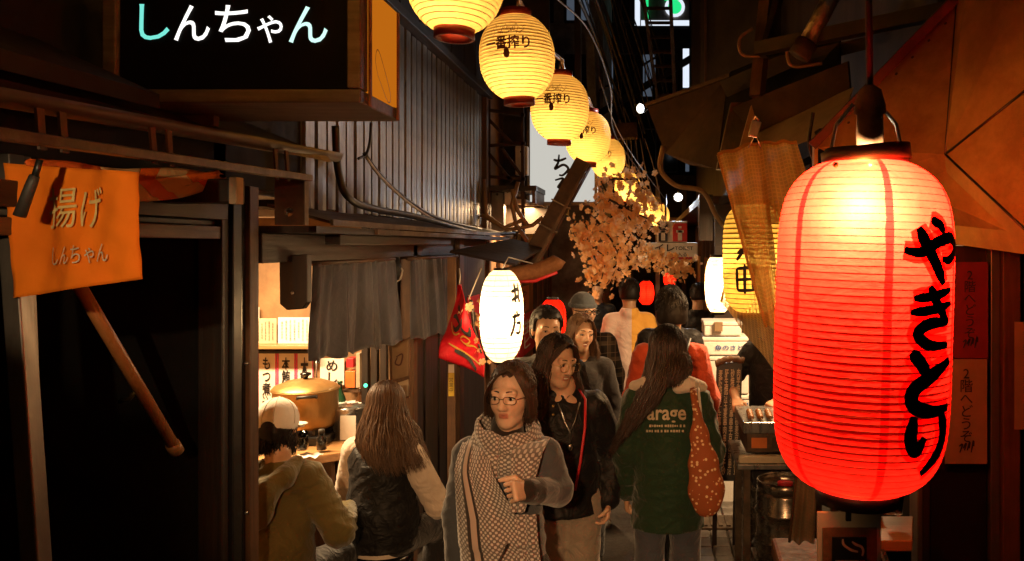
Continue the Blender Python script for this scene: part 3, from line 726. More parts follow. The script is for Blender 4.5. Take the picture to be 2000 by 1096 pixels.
# fold-out hood of sheet metal
hd = thing('metal_hood', 'orange lit folded sheet metal hood above the door signs', 'hood', (1.0, 2.3, 2.1))
V0 = at(1845, 302, 2.30); A0 = at(1592, 286, 2.62); A1 = at(1868, 2, 2.50); A2 = at(1920, -260, 2.45)
B1 = at(2060, 130, 2.05); D1 = at(2060, 505, 1.98); D0 = at(1858, 476, 2.40); D2 = at(1700, 340, 2.55); TB = at(2100, -260, 2.1)
for nm, pts in (('panel', [A0, A1, V0, D2]), ('panel', [A1, A2, TB, B1, V0]), ('panel', [V0, B1, D1]), ('panel', [V0, D1, D0, D2])):
    MB().prism(pts, (.015, .02, .012)).build(nm, 'hood_metal', hd)
def off(p, d): return p + Vector(d)
MB().beam(off(A0, (-.012,-.01,0)), off(A0 + (A1-A0)*1.5, (-.012,-.01,0)), .03, .035, (0,1,0)).build('edge_angle', 'rust', hd, .002)
for t in np.linspace(.08, .98, 9): MB().ball(A0 + (A1-A0)*t + Vector((.02,-.022,-.016)), .007, 8, 6).build('rivet', 'steel_dirty', hd)
for a_, b_ in ((A1, V0), (V0, D1), (V0, B1)): MB().tube([off(a_, (0,-.004,0)), off(b_, (0,-.004,0))], .0035, 6).build('seam', 'black', hd)
MB().beam(A0, off(A0, (0,0,-.30)), .012, .03, (0,1,0)).build('side_strip', 'hood_metal', hd)
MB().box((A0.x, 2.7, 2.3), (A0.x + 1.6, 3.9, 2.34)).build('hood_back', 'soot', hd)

# ---- right: stall canopies further down
def canopy(label, polys):
    t_ = thing('canopy', label, 'canopy', polys[0][1][0])
    for nm, pts, off_, m in polys: MB().prism(pts, off_).build(nm, m, t_)
    return t_
canopy('rusty dark sheet canopy jutting over the alley near the white spotlight', [
    ('sheet', [at(1262, 204, 4.6), at(1422, 146, 4.3), at(1400, 330, 4.0), at(1345, 322, 4.3), at(1300, 300, 4.5)], (.05, .10, .01), 'rust'),
    ('edge', [at(1258, 202, 4.58), at(1424, 143, 4.28), at(1424, 151, 4.28), at(1260, 209, 4.58)], (.01, .03, 0), 'wood_mid_y'),
    ('side', [at(1402, 332, 4.0), at(1422, 146, 4.3), at(1640, 60, 3.6), at(1640, 190, 3.4)], (.02, .06, .03), 'soot')])
canopy('brown timber canopy frame above the net curtain', [
    ('board', [at(1428, 210, 3.6), at(1655, 120, 3.2), at(1660, 178, 3.2), at(1470, 262, 3.5)], (.02, .05, .01), 'rust'),
    ('post', [at(1400, 330, 3.7), at(1428, 200, 3.6), at(1462, 200, 3.6), at(1440, 330, 3.7)], (.0, .06, 0), 'wood_mid_z'),
    ('post', [at(1442, 300, 3.4), at(1468, 205, 3.35), at(1478, 240, 3.35), at(1462, 300, 3.4)], (.0, .05, 0), 'wood_light'),
    ('liner', [at(1478, 262, 3.5), at(1662, 182, 3.15), at(1640, 250, 3.0), at(1560, 282, 3.1), at(1490, 292, 3.3)], (.02, .03, .03), 'cream'),
    ('rafter', [at(1405, 160, 3.9), at(1520, 110, 3.7), at(1700, 70, 3.5), at(1700, 95, 3.5), at(1540, 135, 3.7), at(1420, 190, 3.9)], (.02, .08, .02), 'wood_dark_x')])
# dark backing inside the right-hand stalls
st = thing('stall_row', 'row of dark open grill stalls behind the red lantern', 'stall', (1.2, 5.5, 0))
MB().box((1.75, 3.6, 0), (1.85, 11, 3.0)).build('back_wall', 'wall_warm', st)
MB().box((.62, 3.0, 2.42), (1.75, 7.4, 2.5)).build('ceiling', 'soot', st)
MB().box((.55, 6.95, 0), (1.75, 7.05, 2.42)).build('partition', 'wood_dark_x', st)
MB().box((1.00, 4.10, 0), (1.08, 4.18, 2.5)).build('post', 'wood_dark_z', st)
MB().prism([at(1366, 380, 6.5), at(1392, 380, 6.5), at(1392, 470, 6.5), at(1366, 470, 6.5)], (0, .2, 0)).build('post', 'wood_dark_z', st)
for i in range(5): MB().box((1.70, 3.7 + i*.7, .9), (1.749, 4.3 + i*.7, 1.9)).build('wall_panel', 'wood_mid_z', st)
uw = thing('upper_building', 'grey brown upstairs wall rising above the right stalls', 'building', (.7, 6.5, 2.8))
MB().prism([at(1368, -200, 6.4), at(1482, -200, 6.0), at(1482, 190, 6.0), at(1368, 200, 6.4)], (.4, .3, 0)).build('wall', 'plaster_brown', uw)
MB().prism([at(1350, -200, 6.5), at(1368, -200, 6.45), at(1368, 240, 6.45), at(1350, 240, 6.5)], (.02, .15, 0)).build('corner_trim', 'wood_dark_z', uw)
MB().prism([at(1376, -200, 6.30), at(1380, -200, 6.30), at(1380, 190, 6.30), at(1376, 190, 6.30)], (.0, .03, 0)).build('downpipe', 'wood_mid_z', uw)
# beams and struts up in the dark right corner
for nm, lab, a_, b_, w, m in (('roof_strut', 'slanting brown roof strut left of the foil duct', at(1500, -30, 3.6), at(1478, 190, 3.5), .05, 'wood_mid_z'),
                         ('roof_strut', 'thin dark strut beside the pale cable loop', at(1525, -20, 3.5), at(1490, 110, 3.4), .03, 'wood_dark_z'),
                         ('roof_beam', 'level dark beam behind the lantern cord', at(1480, 96, 3.3), at(1900, 10, 2.7), .05, 'wood_dark_x')):
    tag(MB().beam(a_, b_, w, w).build(nm, m), lab, 'beam')
fd = thing('foil_duct', 'slanting crumpled foil duct in the dark upper right', 'duct', at(1590, 70, 3.1))
MB().tube([at(1576, 84, 3.1), at(1605, 30, 3.08), at(1650, -60, 3.05)], .034, 12).build('pipe', 'foil', fd)
MB().tube([at(1560, 110, 3.1), at(1577, 82, 3.1)], .042, 12).build('collar', 'rust', fd)
# ------------------------------------------------------------------ far end of the alley
fe = thing('far_tower', 'tall dark building closing the far end of the alley', 'building', (0, 24, 0))
MB().box((-6, 24, 0), (6, 26, 16)).build('wall', 'plaster_brown', fe)
for i in range(7):
    for j in range(4):
        a_ = Vector((-2.1 + i*.62, 23.97, 4.2 + j*2.2)); w_ = MB().box(a_, a_ + Vector((.42, .03, 1.3))).build('window', 'alu', fe)
        MB().box(a_ + Vector((.03, -.01, .04)), a_ + Vector((.39, .0, 1.26))).build('pane', 'far_window' if (i*3 + j*5) % 7 < 2 else 'dark_glass', w_)
pb = thing('pale_building', 'pale grey block seen between the wires above the white sign', 'building', (-1.2, 14, 2))
MB().box((-3.2, 13.0, 0), (-.75, 16, 9)).build('wall', 'concrete', pb)
for i in range(3):
    for j in range(3):
        w_ = MB().box((-2.6 + i*.62, 12.97, 4.0 + j*1.6), (-2.15 + i*.62, 13.0, 5.1 + j*1.6)).build('window', 'black', pb)
        MB().box((-2.56 + i*.62, 12.955, 4.04 + j*1.6), (-2.19 + i*.62, 12.968, 5.06 + j*1.6)).build('pane', 'far_window' if (i+j) % 3 == 0 else 'dark_glass', w_)
MB().box((-.95, 12.7, 2.2), (-.80, 12.95, 9)).build('corner_pillar', 'concrete', pb)
mb_ = thing('far_block', 'grey block with lit slit window beside the ladder', 'building', (1.0, 18, 0))
MB().box((.95, 17, 0), (3.5, 20, 11)).build('wall', 'plaster_brown', mb_)
a_, b_ = at(1334, 95, 16.9), at(1346, 170, 16.9); MB().box((a_.x, 16.9, b_.z), (b_.x, 16.98, a_.z)).build('lit_window', 'sign_cool', mb_)
cw = thing('back_wall', 'shadowy shop front across the far end behind the walkers', 'shop front', (0, 15.5, 0))
MB().box((-1.5, 15.5, 0), (1.6, 15.7, 3.4)).build('wall', 'soot', cw)
for i in range(6): MB().box((-1.4 + i*.5, 15.44, 0), (-1.32 + i*.5, 15.5, 3.2)).build('post', 'alu' if i % 2 else 'wood_dark_z', cw)
MB().box((-1.5, 15.30, 2.5), (1.6, 15.5, 2.6)).build('eave', 'wood_mid_y', cw)
# right far fronts
rf = thing('far_stall_row', 'dim wooden fronts farther down behind the foam boxes', 'shop front', (.9, 11, 0))
MB().box((.85, 7.4, 0), (1.7, 15.2, 4.2)).build('wall', 'plaster_brown', rf)
for i in range(9): MB().box((.80, 7.5 + i*.85, 0), (.848, 7.62 + i*.85, 2.4)).build('post', 'wood_mid_z', rf)
MB().box((.45, 7.4, 2.45), (.85, 15.2, 2.52)).build('eave', 'rust', rf)
for i in range(4): MB().box((.79, 7.9 + i*1.7, 1.0), (.80, 8.6 + i*1.7, 1.9)).build('paper_notice', 'cream' if i % 2 else 'paper_tan', rf)
# green and white shop sign high up
gs = thing('green_sign', 'lit white and green shop sign high at the far end', 'sign', at(1292, 50, 18))
a_, b_ = at(1240, 50, 18), at(1346, -60, 18)
MB().box((a_.x, 18, a_.z), (b_.x, 18.3, b_.z)).build('case', 'alu', gs)
for lo, hi in (((1240, 50), (1250, -60)), ((1252, 50), (1346, 40))):
    p, q = at(*lo, 17.98), at(*hi, 17.98); MB().box((p.x, 17.97, p.z), (q.x, 17.995, q.z)).build('lit_edge', 'sign_cool', gs)
p = at(1318, 14, 17.96); mb = MB(); mb.lathe([(0, 0), (.22, 0), (.22, .02), (0, .02)], 20, p, Matrix.Rotation(R(90), 4, 'X')); mb.build('logo_rim', 'sign_cool', gs)
p = at(1318, 14, 17.93); mb = MB(); mb.lathe([(0, 0), (.15, 0), (.15, .02), (0, .02)], 20, p, Matrix.Rotation(R(90), 4, 'X')); mb.build('logo_disc', 'sign_green', gs)
p = at(1316, -6, 17.93); MB().box((p.x-.20, 17.91, p.z-.08), (p.x+.12, 17.93, p.z+.10)).build('logo_bar', 'sign_green', gs)
p = at(1262, 6, 17.93); MB().box((p.x-.03, 17.91, p.z-.35), (p.x+.05, 17.93, p.z+.30)).build('logo_bar', 'sign_green', gs)
# steel ladder truss
ld = thing('ladder', 'dark steel ladder truss rising at the far end below the green sign', 'ladder', at(1300, 195, 11))
for s_, px in ((-1, (1252, 1284)), (1, (1308, 1318))):
    MB().beam(at(px[0], -40, 10), at(px[1], 200, 11), .045, .05, (0,1,0)).build('rail', 'steel_dirty', ld)
for i in range(9):
    t = i / 8.5; l = at(1252 + 32*t, -40 + 240*t, 10 + t); r_ = at(1308 + 10*t, -40 + 240*t, 10 + t)
    MB().beam(l, r_, .035, .03, (0,1,0)).build('rung', 'rust', ld)
fb_ = thing('gangway', 'dark steel gangway crossing the alley behind the ladder', 'gangway', at(1290, 160, 12.5))
MB().beam(at(1150, 235, 12.5), at(1365, 105, 12.5), .06, .10).build('beam', 'black', fb_)
for i in range(7): MB().beam(at(1170 + i*30, 224 - i*18, 12.5), at(1170 + i*30, 180 - i*18, 12.5), .02, .02, (0,1,0)).build('baluster', 'black', fb_)
MB().beam(at(1170, 178, 12.5), at(1365, 62, 12.5), .03, .03).build('handrail', 'black', fb_)
tag(MB().beam(at(1090, 262, 12), at(1245, 256, 12), .25, .22).build('cross_beam', 'wood_mid_y'), 'brown timber beam across the alley under the spotlight', 'beam')
tag(MB().beam(at(1152, 60, 9.5), at(1160, 330, 9.5), .10, .10, (0,1,0)).build('utility_pole', 'concrete'), 'grey utility pole standing behind the amber lanterns', 'pole')
tag(MB().beam(at(1128, -40, 8.0), at(1130, 300, 8.0), .06, .08, (0,1,0)).build('timber_post', 'wood_dark_z'), 'dark upright post left of the grey utility pole', 'post')

# white lightbox sign
ws = thing('lightbox_sign', 'white lightbox sign with black brush letters behind the amber lanterns', 'sign', at(1098, 402, 8.6))
a_, b_ = at(1031, 400, 8.6), at(1166, 215, 8.6)
MB().box((a_.x, 8.6, a_.z), (b_.x, 8.85, b_.z)).build('box', 'alu', ws, .03)
MB().box((a_.x + .02, 8.59, a_.z + .02), (b_.x - .02, 8.597, b_.z - .02)).build('panel', 'sign_white', ws, .002)
for lo_, hi_ in (((a_.x - .01, 8.57, a_.z - .01), (a_.x + .025, 8.6, b_.z + .01)), ((b_.x - .025, 8.57, a_.z - .01), (b_.x + .01, 8.6, b_.z + .01)), ((a_.x + .026, 8.57, a_.z - .01), (b_.x - .026, 8.6, a_.z + .03)), ((a_.x + .026, 8.57, b_.z - .025), (b_.x - .026, 8.6, b_.z + .01))): MB().box(lo_, hi_).build('rim', 'alu', ws, .006)
mb = MB(); W = lambda x, z: at(x, z, 8.58)
for s_ in ([(1081,312),(1092,314),(1106,309)], [(1092,302),(1090,318),(1084,330),(1100,322),(1110,330),(1100,342),(1092,342)], [(1084,352),(1100,349),(1090,366),(1102,362),(1108,372),(1098,382)]):
    stroke(mb, s_, 5, W, 6)
mb.build('lettering', 'ink', ws)
# electric boxes and struts between the siding and the sign
for lab, px0, py0, px1, py1, Y, m in (('pale electric meter box beside the white sign', 1006, 285, 1030, 342, 8.3, 'white_paint'), ('grey cabinet low behind the bent pipes', 958, 362, 984, 452, 8.2, 'alu'), ('small bright notice beside the grey cabinet', 985, 368, 998, 400, 8.1, 'paper_white')):
    a_, b_ = at(px0, py1, Y), at(px1, py0, Y); t_ = thing('meter_box', lab, 'box', a_)
    MB().box((a_.x, Y, a_.z), (b_.x, Y+.12, b_.z)).build('case', m, t_, .01); MB().ball(((a_.x+b_.x)/2, Y-.004, a_.z+(b_.z-a_.z)*.8), (.012,.006,.012), 8, 6).build('lock', 'black', t_)
fr = thing('strut_frame', 'dark steel strut frame between the siding and the white sign', 'frame', at(990, 450, 8.0))
for a_, b_ in (((955,195),(955,460)), ((1020,195),(1022,460)), ((950,285),(1026,280)), ((952,345),(1026,350)), ((955,300),(1000,355)), ((980,290),(1020,345)), ((950,215),(1025,225)), ((956,235),(1000,280))):
    MB().beam(at(*a_, 8.0), at(*b_, 8.0), .03, .03, (0,1,0)).build('strut', 'rust', fr)
bk = thing('dark_gable', 'sooty gable wall behind the steel strut frame', 'wall', (-1.5, 9, 2)); MB().box((-2.6, 8.9, 2.2), (-1.1, 9.0, 5.5)).build('boarding', 'plaster_brown', bk)
bp = thing('bent_pipes', 'brown bent pipes under the strut frame', 'pipe', at(990, 440, 7.6))
for pts in ([(945,350),(950,420),(990,450),(1040,440),(1060,425)], [(1000,370),(1010,410),(1030,440)], [(940,420),(985,445),(1020,430)], [(1012,355),(1000,400),(1008,440),(1030,470)]):
    MB().tube([at(x, y, 7.6) for x, y in pts], .02, 8).build('pipe', 'cable_tan', bp)
# slanting brown duct with a cross strap, ending on a padded roll
du = thing('slanting_duct', 'slanting brown square duct from the lanterns down to the white lantern', 'duct', at(1025, 520, 6.2))
MB().beam(at(1140, 318, 6.4), at(1030, 520, 6.2), .13, .13, (0,1,0)).build('duct', 'rust', du, .006)
MB().beam(at(1148, 322, 6.3), at(1043, 522, 6.1), .02, .03, (0,1,0)).build('edge_strip', 'wood_mid_z', du)
for t in (.40, .63): p = at(1140 - 110*t, 318 + 202*t, 6.36 - .2*t); MB().cbox(p, (.15, .15, .012), (0, R(28), 0)).build('strap', 'steel_dirty', du, .002)
rl = thing('padded_roll', 'brown padded roll with a red underside above the white lantern', 'awning roll', at(1030, 545, 5.9))
MB().tube([at(975, 540, 5.8), at(1010, 536, 5.85), at(1055, 528, 5.9), at(1088, 512, 5.9), at(1092, 505, 5.9)], lambda t: .062 - .012*abs(t-.4), 16).build('roll', 'leather', rl)
MB().tube([at(985, 552, 5.8), at(1045, 549, 5.85), at(1088, 532, 5.9)], .012, 8).build('red_piping', 'red', rl)
# ------------------------------------------------------------------ lanterns and other lit lamps
def ovoid(Rm, H, r0):          # beer lantern outline
    return lambda t: max(r0, Rm * (max(0, 1 - abs(2*t - 1) ** 2.3)) ** (1/2.0))
def barrel(Rm, H, r0, n=3.6, m=2.4):
    return lambda t: max(r0, Rm * (max(0, 1 - abs(2*t - 1) ** n)) ** (1/m))
def lantern(name, label, cat, c, Rm, H, shape, r0, mat, watts, color, hoops=20, group=None, bulb=.4, ring='red_dark', ring_h=.03, tilt=(0,0), bulb_r=.03, nseg=40, scal=.02, light=True, dy=0., hoopm='ink_brown', hoop_r=.0012):
    """paper lantern hung at centre c; returns (root, warp(x, z, lift)) where warp lays print on the paper"""
    Mx = Euler((tilt[0], tilt[1], 0)).to_matrix().to_4x4(); c = Vector(c)
    root = thing(name, label, cat, c - Vector((0, 0, H/2)), group); prof = shape(Rm, H, r0)
    t0 = next(t for t in np.linspace(0, .5, 500) if prof(t) > r0 * 1.001); m = hoops * 4
    rr = lambda t: prof(t0 + (1 - 2*t0)*t)
    pf = [(rr(i/m) * (1 + scal * abs(math.sin(PI * i / 4)) - scal), (i/m - .5) * H) for i in range(m + 1)]
    MB().lathe(pf, nseg, c, Mx).build('paper', mat, root, 0, False)
    hp = MB()
    for k in range(1, hoops):
        z = (k/hoops - .5) * H; q = rr(k/hoops) * (1 - scal)
        e = hoop_r; hp.lathe([(q-e, z-e), (q+e, z-e), (q+e, z+e), (q-e, z+e), (q-e, z-e)], nseg, c, Mx)
    hp.build('hoops', hoopm, root)
    for s_, nm in ((-1, 'bottom_ring'), (1, 'top_ring')):
        z0 = s_ * H/2; q = r0
        MB().lathe([(q*.82, z0 - s_*.006), (q*1.03, z0 - s_*.006), (q*1.03, z0 + s_*ring_h), (q*.82, z0 + s_*ring_h), (q*.82, z0 - s_*.006)], 32, c, Mx).build(nm, ring, root)
    if light: lamp('bulb', c + Mx @ Vector((dy*.3, dy, H*(bulb - .5))), watts, color, bulb_r, root)
    def warp(x, z, lift=.0025, rad=None):
        t = min(1, max(0, z / H + .5)); q = rr(t); a = x / (rad or Rm)
        return c + Mx @ Vector(((q + lift) * math.sin(a), -(q + lift) * math.cos(a), z))
    return root, warp
# -- the row of amber beer lanterns
AMB = 'amber paper lanterns strung over the alley'
row = [(.55, -.82, 2.95, 'amber paper lantern overhead behind the viewer, nearest end of the row'), (1.75, -.78, 2.93, 'amber paper lantern overhead, just above the view'), (3.03, -.72, 3.06, 'big amber paper lantern cut by the top edge, first of the row'), (3.92, -.636, 2.97, 'amber beer lantern second from the top of the row'),
       (5.03, -.555, 2.915, 'amber beer lantern third in the row, half behind the second'), (6.45, -.49, 2.92, 'amber beer lantern fourth in the row, beside the slanting duct'), (8.4, -.435, 2.965, 'pale amber lantern fifth in the row, above the blossoms'),
       (11.2, -.31, 2.87, 'amber lantern sixth in the row, behind blossom twigs'), (12.9, -.08, 2.72, 'small amber lantern seventh in the row, low in the blossoms'), (14.4, .16, 2.60, 'smallest amber lantern at the far end of the row')]
for i, (Y, X, Z, lab) in enumerate(row):
    if lab is None: lab = 'amber paper lantern overhead, nearest end of the row'
    rt, W = lantern('amber_lantern', lab, 'lantern', (X, Y, Z), .18, .39, ovoid, .072, 'lantern_amber', (5.8 if i < 7 else 11), (1, .64, .28), 24, AMB, .32, 'red_dark', .032, bulb_r=.04, hoopm='cable_tan', dy=-.045, tilt=(R((-1.5, 2, -2, 1, 2.5, -1, 2, 0, 1, -2)[i % 10]), R((2, -1.5, 1, -2.5, 1.5, 2, -1, 1, -2, 0)[i % 10])))
    a0 = -.28 + math.atan2(-X, Y) if i < 6 else -.35; D = a0 * .18
    wp = lambda x, z: W(x + D, z + .035)
    if 2 <= i <= 6:
        mb = MB()
        for k_, (dx, dz) in enumerate(((0, 0), (.0016, .0005), (-.0016, -.0005), (.0004, .0016), (-.0004, -.0016))):
            text_on(mb, '一番搾り', (0,0,0), (1,0,0), (0,0,1), .060, .003, width=.215, warp=lambda x, z: W(x + D + dx, z + .035 + dz, .0025 + .0002*k_))
        mb.build('lettering', 'ink_brown', rt)
        mb = MB()
        stroke(mb, [(-.013,-.056),(0,-.026),(.013,-.056)], .009, wp, 5); stroke(mb, [(-.010,-.055),(0,-.066),(.010,-.055)], .014, wp, 5); stroke(mb, [(0,-.03),(0,-.06)], .016, wp, 5, (.3,1))
        mb.build('drop_print', 'ink_brown', rt)
        mb = MB()
        for z0 in (-.012, -.026):
            for xa, xb in ((-.10, -.02), (.02, .10)): stroke(mb, [(xa, z0 - .03), ((xa+xb)/2, z0 - .03), (xb, z0 - .03)], .0022, wp, 4)
        mb.build('rule_print', 'gold_ink', rt)
        mb = MB(); rnd = random.Random(3)
        for k in range(16):
            x0 = -.085 + .011*k; stroke(mb, [(x0, .055 + .02*math.sin(k*.9)), (x0 + .012, .068 + .022*math.sin(k*1.3)), (x0 + .022, .052 + .03*abs(math.sin(k*.5)))], .0022, wp, 4)
        stroke(mb, [(-.07,.035),(-.04,.052),(0,.043),(.03,.058),(.07,.040)], .003, wp, 6)
        mb.build('crest_print', 'ink_brown', rt)
    MB().tube([(X, Y, Z + .23), (X, Y + .02, Z + .30)], .006, 6).build('hook', 'cable_tan', rt)
pts = [(X, Y, Z + .30) for Y, X, Z, _ in row]
cb = MB(); cp = []
for a_, b_ in zip(pts[:-1], pts[1:]):
    for t in np.linspace(0, 1, 7)[:-1]: q = Vector(a_).lerp(Vector(b_), t); q.z -= .05 * 4*t*(1-t)*.8; cp.append(q)
cp.append(Vector(pts[-1])); cb.tube(cp, .009, 6)
tag(cb.build('festoon_rope', 'cable_tan'), 'tan cord carrying the row of amber lanterns', 'cord')
tag(MB().tube([p + Vector((.02*math.sin(i*1.9), 0, .018*math.cos(i*1.9))) for i, p in enumerate(cp)], .005, 5).build('lantern_cable', 'cable_tan'), 'thin cable twisted round the lantern cord', 'cable')

# -- the big red yakitori lantern
RC = at(1683, 636, 1.8); RR, RH = .189, .715
rl_, W = lantern('red_lantern', 'big glowing red paper lantern with black brush letters in front of the stall', 'lantern', RC, RR, RH, lambda a, b, c: barrel(a, b, c, 6.0, 2.2), .088, 'lantern_red', 68, (1, .86, .62), 48, None, .835, 'black', .028, (0, R(1.6)), .02, 72, .0035, dy=-.118, hoop_r=.0005, hoopm='red_dark')
# brush letters ya ki to ri down the right flank
def glyph(strokes, cx0, cz0, w, h, thick, mat, lift, grow=0.):
    mb = MB()
    for s_, q in strokes:
        stroke(mb, [(cx0 + (x - .5) * w, cz0 + (z - .5) * h) for x, z in s_], thick * q + grow, lambda x, z: W(x, z, lift, RR), 8, (.55, .5) if not grow else (.8, .8))
    return mb.build('brush_outline' if grow else 'brush_letter', mat, rl_, 0, False)
GL = {'ya': [([(.02,.52),(.25,.50),(.55,.66),(.85,.72),(.98,.56),(.80,.40),(.62,.40)], 1.), ([(.42,.98),(.60,.90),(.66,.78)], .9), ([(.22,.86),(.34,.60),(.56,.22),(.66,.02)], 1.15)],
      'ki': [([(.10,.80),(.45,.84),(.92,.94)], .8), ([(.05,.58),(.45,.62),(.95,.72)], .8), ([(.38,1.0),(.55,.72),(.85,.40)], 1.0), ([(.85,.42),(.40,.40),(.18,.24),(.40,.06),(.85,.04)], 1.0)],
      'to': [([(.10,.98),(.26,.80),(.42,.58)], 1.15), ([(.92,.82),(.50,.62),(.16,.40),(.16,.16),(.48,.05),(.92,.08)], 1.25)],
      'ri': [([(.12,.96),(.08,.60),(.20,.42),(.36,.62)], 1.2), ([(.72,1.0),(.86,.70),(.78,.36),(.42,.02)], 1.3)]}
a0 = .50
for g, (dz, hh, ww) in {'ya': (.165, .135, .160), 'ki': (.035, .125, .135), 'to': (-.095, .130, .140), 'ri': (-.220, .130, .120)}.items():
    glyph(GL[g], a0*RR + .012, dz, ww, hh, .025, 'ink_film', .0025, .022)
    glyph(GL[g], a0*RR + .012, dz, ww, hh, .025, 'ink', .0045)
MB().lathe([(0, 0), (.085, 0), (.085, .008), (0, .008)], 32, RC + Vector((-.01, 0, -RH/2 - .012))).build('bottom_baffle', 'black', rl_)  # added disc, keeps bulb light from spilling downward
MB().lathe([(.045, 0), (.086, 0), (.086, .006), (.045, .006), (.045, 0)], 32, RC + Vector((.01, 0, RH/2 + .012))).build('top_baffle', 'black', rl_)  # added ring, holds bulb light back from the socket
topc = RC + Vector((.01, 0, RH/2 + .03))
mb = MB(); mb.lathe([(.094, 0), (.096, 0), (.096, .034), (.094, .034), (.094, 0)], 40, RC + Vector((.0105, 0, RH/2 - .002)), Euler((0, R(-6), 0)).to_matrix().to_4x4()); mb.build('top_band', 'black', rl_)
MB().ball(at(1632, 322, 1.70), .006, 8, 6).build('rivet', 'rust', rl_)
for s_ in (-1, 1):
    p = topc + Vector((s_*.078, 0, -.006)); MB().tube([p, p + Vector((-s_*.012, 0, .06)), p + Vector((-s_*.05, .0, .105))], .0045, 6).build('rope', 'cable_white', rl_)
MB().lathe([(.010, .16), (.024, .15), (.034, .115), (.034, .10), (.028, .095), (.030, .05), (.026, .0), (0, 0)], 20, topc + Vector((.008, 0, -.02))).build('lamp_socket', 'leather', rl_)
MB().lathe([(0, 0), (.02, .01), (.024, .03), (.0, .05)], 14, topc + Vector((.01, -.0, -.05))).build('socket_neck', 'steel', rl_)
tag(MB().tube([topc + Vector((.008, 0, .13)), topc + Vector((.006, .01, .5)), topc + Vector((.0, .02, 1.4))], .008, 8).build('lamp_cord', 'cable'), 'black cord holding the big red lantern', 'cord')

# -- white lantern with vertical writing, left of the walkers
WC = at(980, 617, 4.75)
wl, W2 = lantern('white_lantern', 'glowing white paper lantern with black writing beside the red flag', 'lantern', WC, .125, .53, lambda a, b, c: barrel(a, b, c, 2.9, 2.1), .045, 'lantern_white', 24, (1, .72, .42), 18, None, .5, 'black', .012, (0,0), .05, 40, .012)
for txt, a_, z0, h_ in (('おで', .95, .07, .19), ('ん', .95, -.10, .085), ('酒処', -1.15, .02, .24)):
    pass
for s_list, a_ in (([[(-.03,.12),(.03,.135)], [(.0,.16),(-.005,.07)], [(-.03,.08),(.02,.10)], [(.035,.16),(.02,.09),(.035,.07)], [(-.03,.0),(.035,.012)], [(-.01,.02),(-.015,-.04),(-.035,-.09)], [(.0,-.03),(.03,-.03),(.028,-.075),(0,-.075)], [(.0,.03),(.01,.015)]], .88),
                   ([[(-.03,.12),(.03,.135)], [(.0,.16),(-.005,.07)], [(-.03,.0),(.035,.012)], [(-.01,.02),(-.015,-.04),(-.035,-.09)], [(.0,-.03),(.03,-.03)]], -1.35)):
    for grp in (lambda z: z > .05, lambda z: z <= .05):
        mb = MB()
        for s_ in s_list:
            if grp(s_[0][1]): stroke(mb, [(x + a_*.125, z) for x, z in s_], .017, lambda x, z: W2(x, z*1.2, .0025), 6)
        mb.build('brush_letter', 'ink', wl)
MB().tube([WC + Vector((0,0,.27)), WC + Vector((.03,.05,.34)), at(1040, 515, 5.2)], .004, 6).build('hanging_string', 'cable_white', wl)
# -- yellow lantern half behind the net, white one behind it, red ones far down
YC = at(1470, 505, 3.05)
yl_, W3 = lantern('yellow_lantern', 'yellow paper lantern with black brush letters half behind the net curtain', 'lantern', YC, .112, .40, lambda a, b, c: barrel(a, b, c, 4.5, 2.2), .05, 'lantern_yellow', 5, (1, .75, .4), 22, None, .3, 'red_dark', .02, (0,0), .03, 36, .015)
A_ = -.042
for grp in ([[(-.028,.02),(-.005,.032),(.03,.012)], [(-.005,.03),(-.03,-.005)]], [[(-.03,-.035),(.032,-.03)], [(-.03,-.035),(-.028,-.115)], [(.032,-.03),(.03,-.115)], [(-.03,-.075),(.03,-.072)], [(-.028,-.115),(.03,-.112)], [(0,-.02),(.0,-.125)]], [[(-.02,.15),(-.014,.12),(.01,.115)], [(-.01,.12),(.0,.07)]]):
    mb = MB()
    for s_ in grp: stroke(mb, [(x + A_, z) for x, z in s_], .012, lambda x, z: W3(x, z, .0025), 6)
    mb.build('brush_letter', 'ink', yl_)
lantern('stall_lantern', 'overexposed white paper lantern behind the yellow lantern', 'lantern', at(1402, 556, 4.6), .072, .31, lambda a, b, c: barrel(a, b, c, 3.2, 2.1), .04, 'lantern_white', 20, (1, .62, .30), 14, None, .5, 'black', .012, (0,0), .04, 32, .012)
lantern('small_red_lantern', 'small glowing red lantern behind the short haired man', 'lantern', at(1080, 625, 7.2), .115, .36, lambda a, b, c: barrel(a, b, c, 3.0, 2.1), .05, 'lantern_red', 7, (1, .6, .26), 14, None, .5, 'black', .014, (0,0), .03, 32, .012)
lantern('small_red_lantern', 'tiny far red lantern beside the pink shirt man', 'lantern', at(1262, 572, 12.5), .12, .36, lambda a, b, c: barrel(a, b, c, 3.0, 2.1), .05, 'lantern_red', 8, (1, .6, .26), 12, None, .5, 'black', .014, (0,0), .03, 28, .012)
lantern('small_red_lantern', 'tiny red lantern above the dark far walker', 'lantern', at(1308, 545, 13.0), .10, .22, lambda a, b, c: barrel(a, b, c, 3.0, 2.1), .05, 'lantern_red', 4, (1, .6, .26), 10, None, .5, 'black', .014, (0,0), .03, 28, .012)

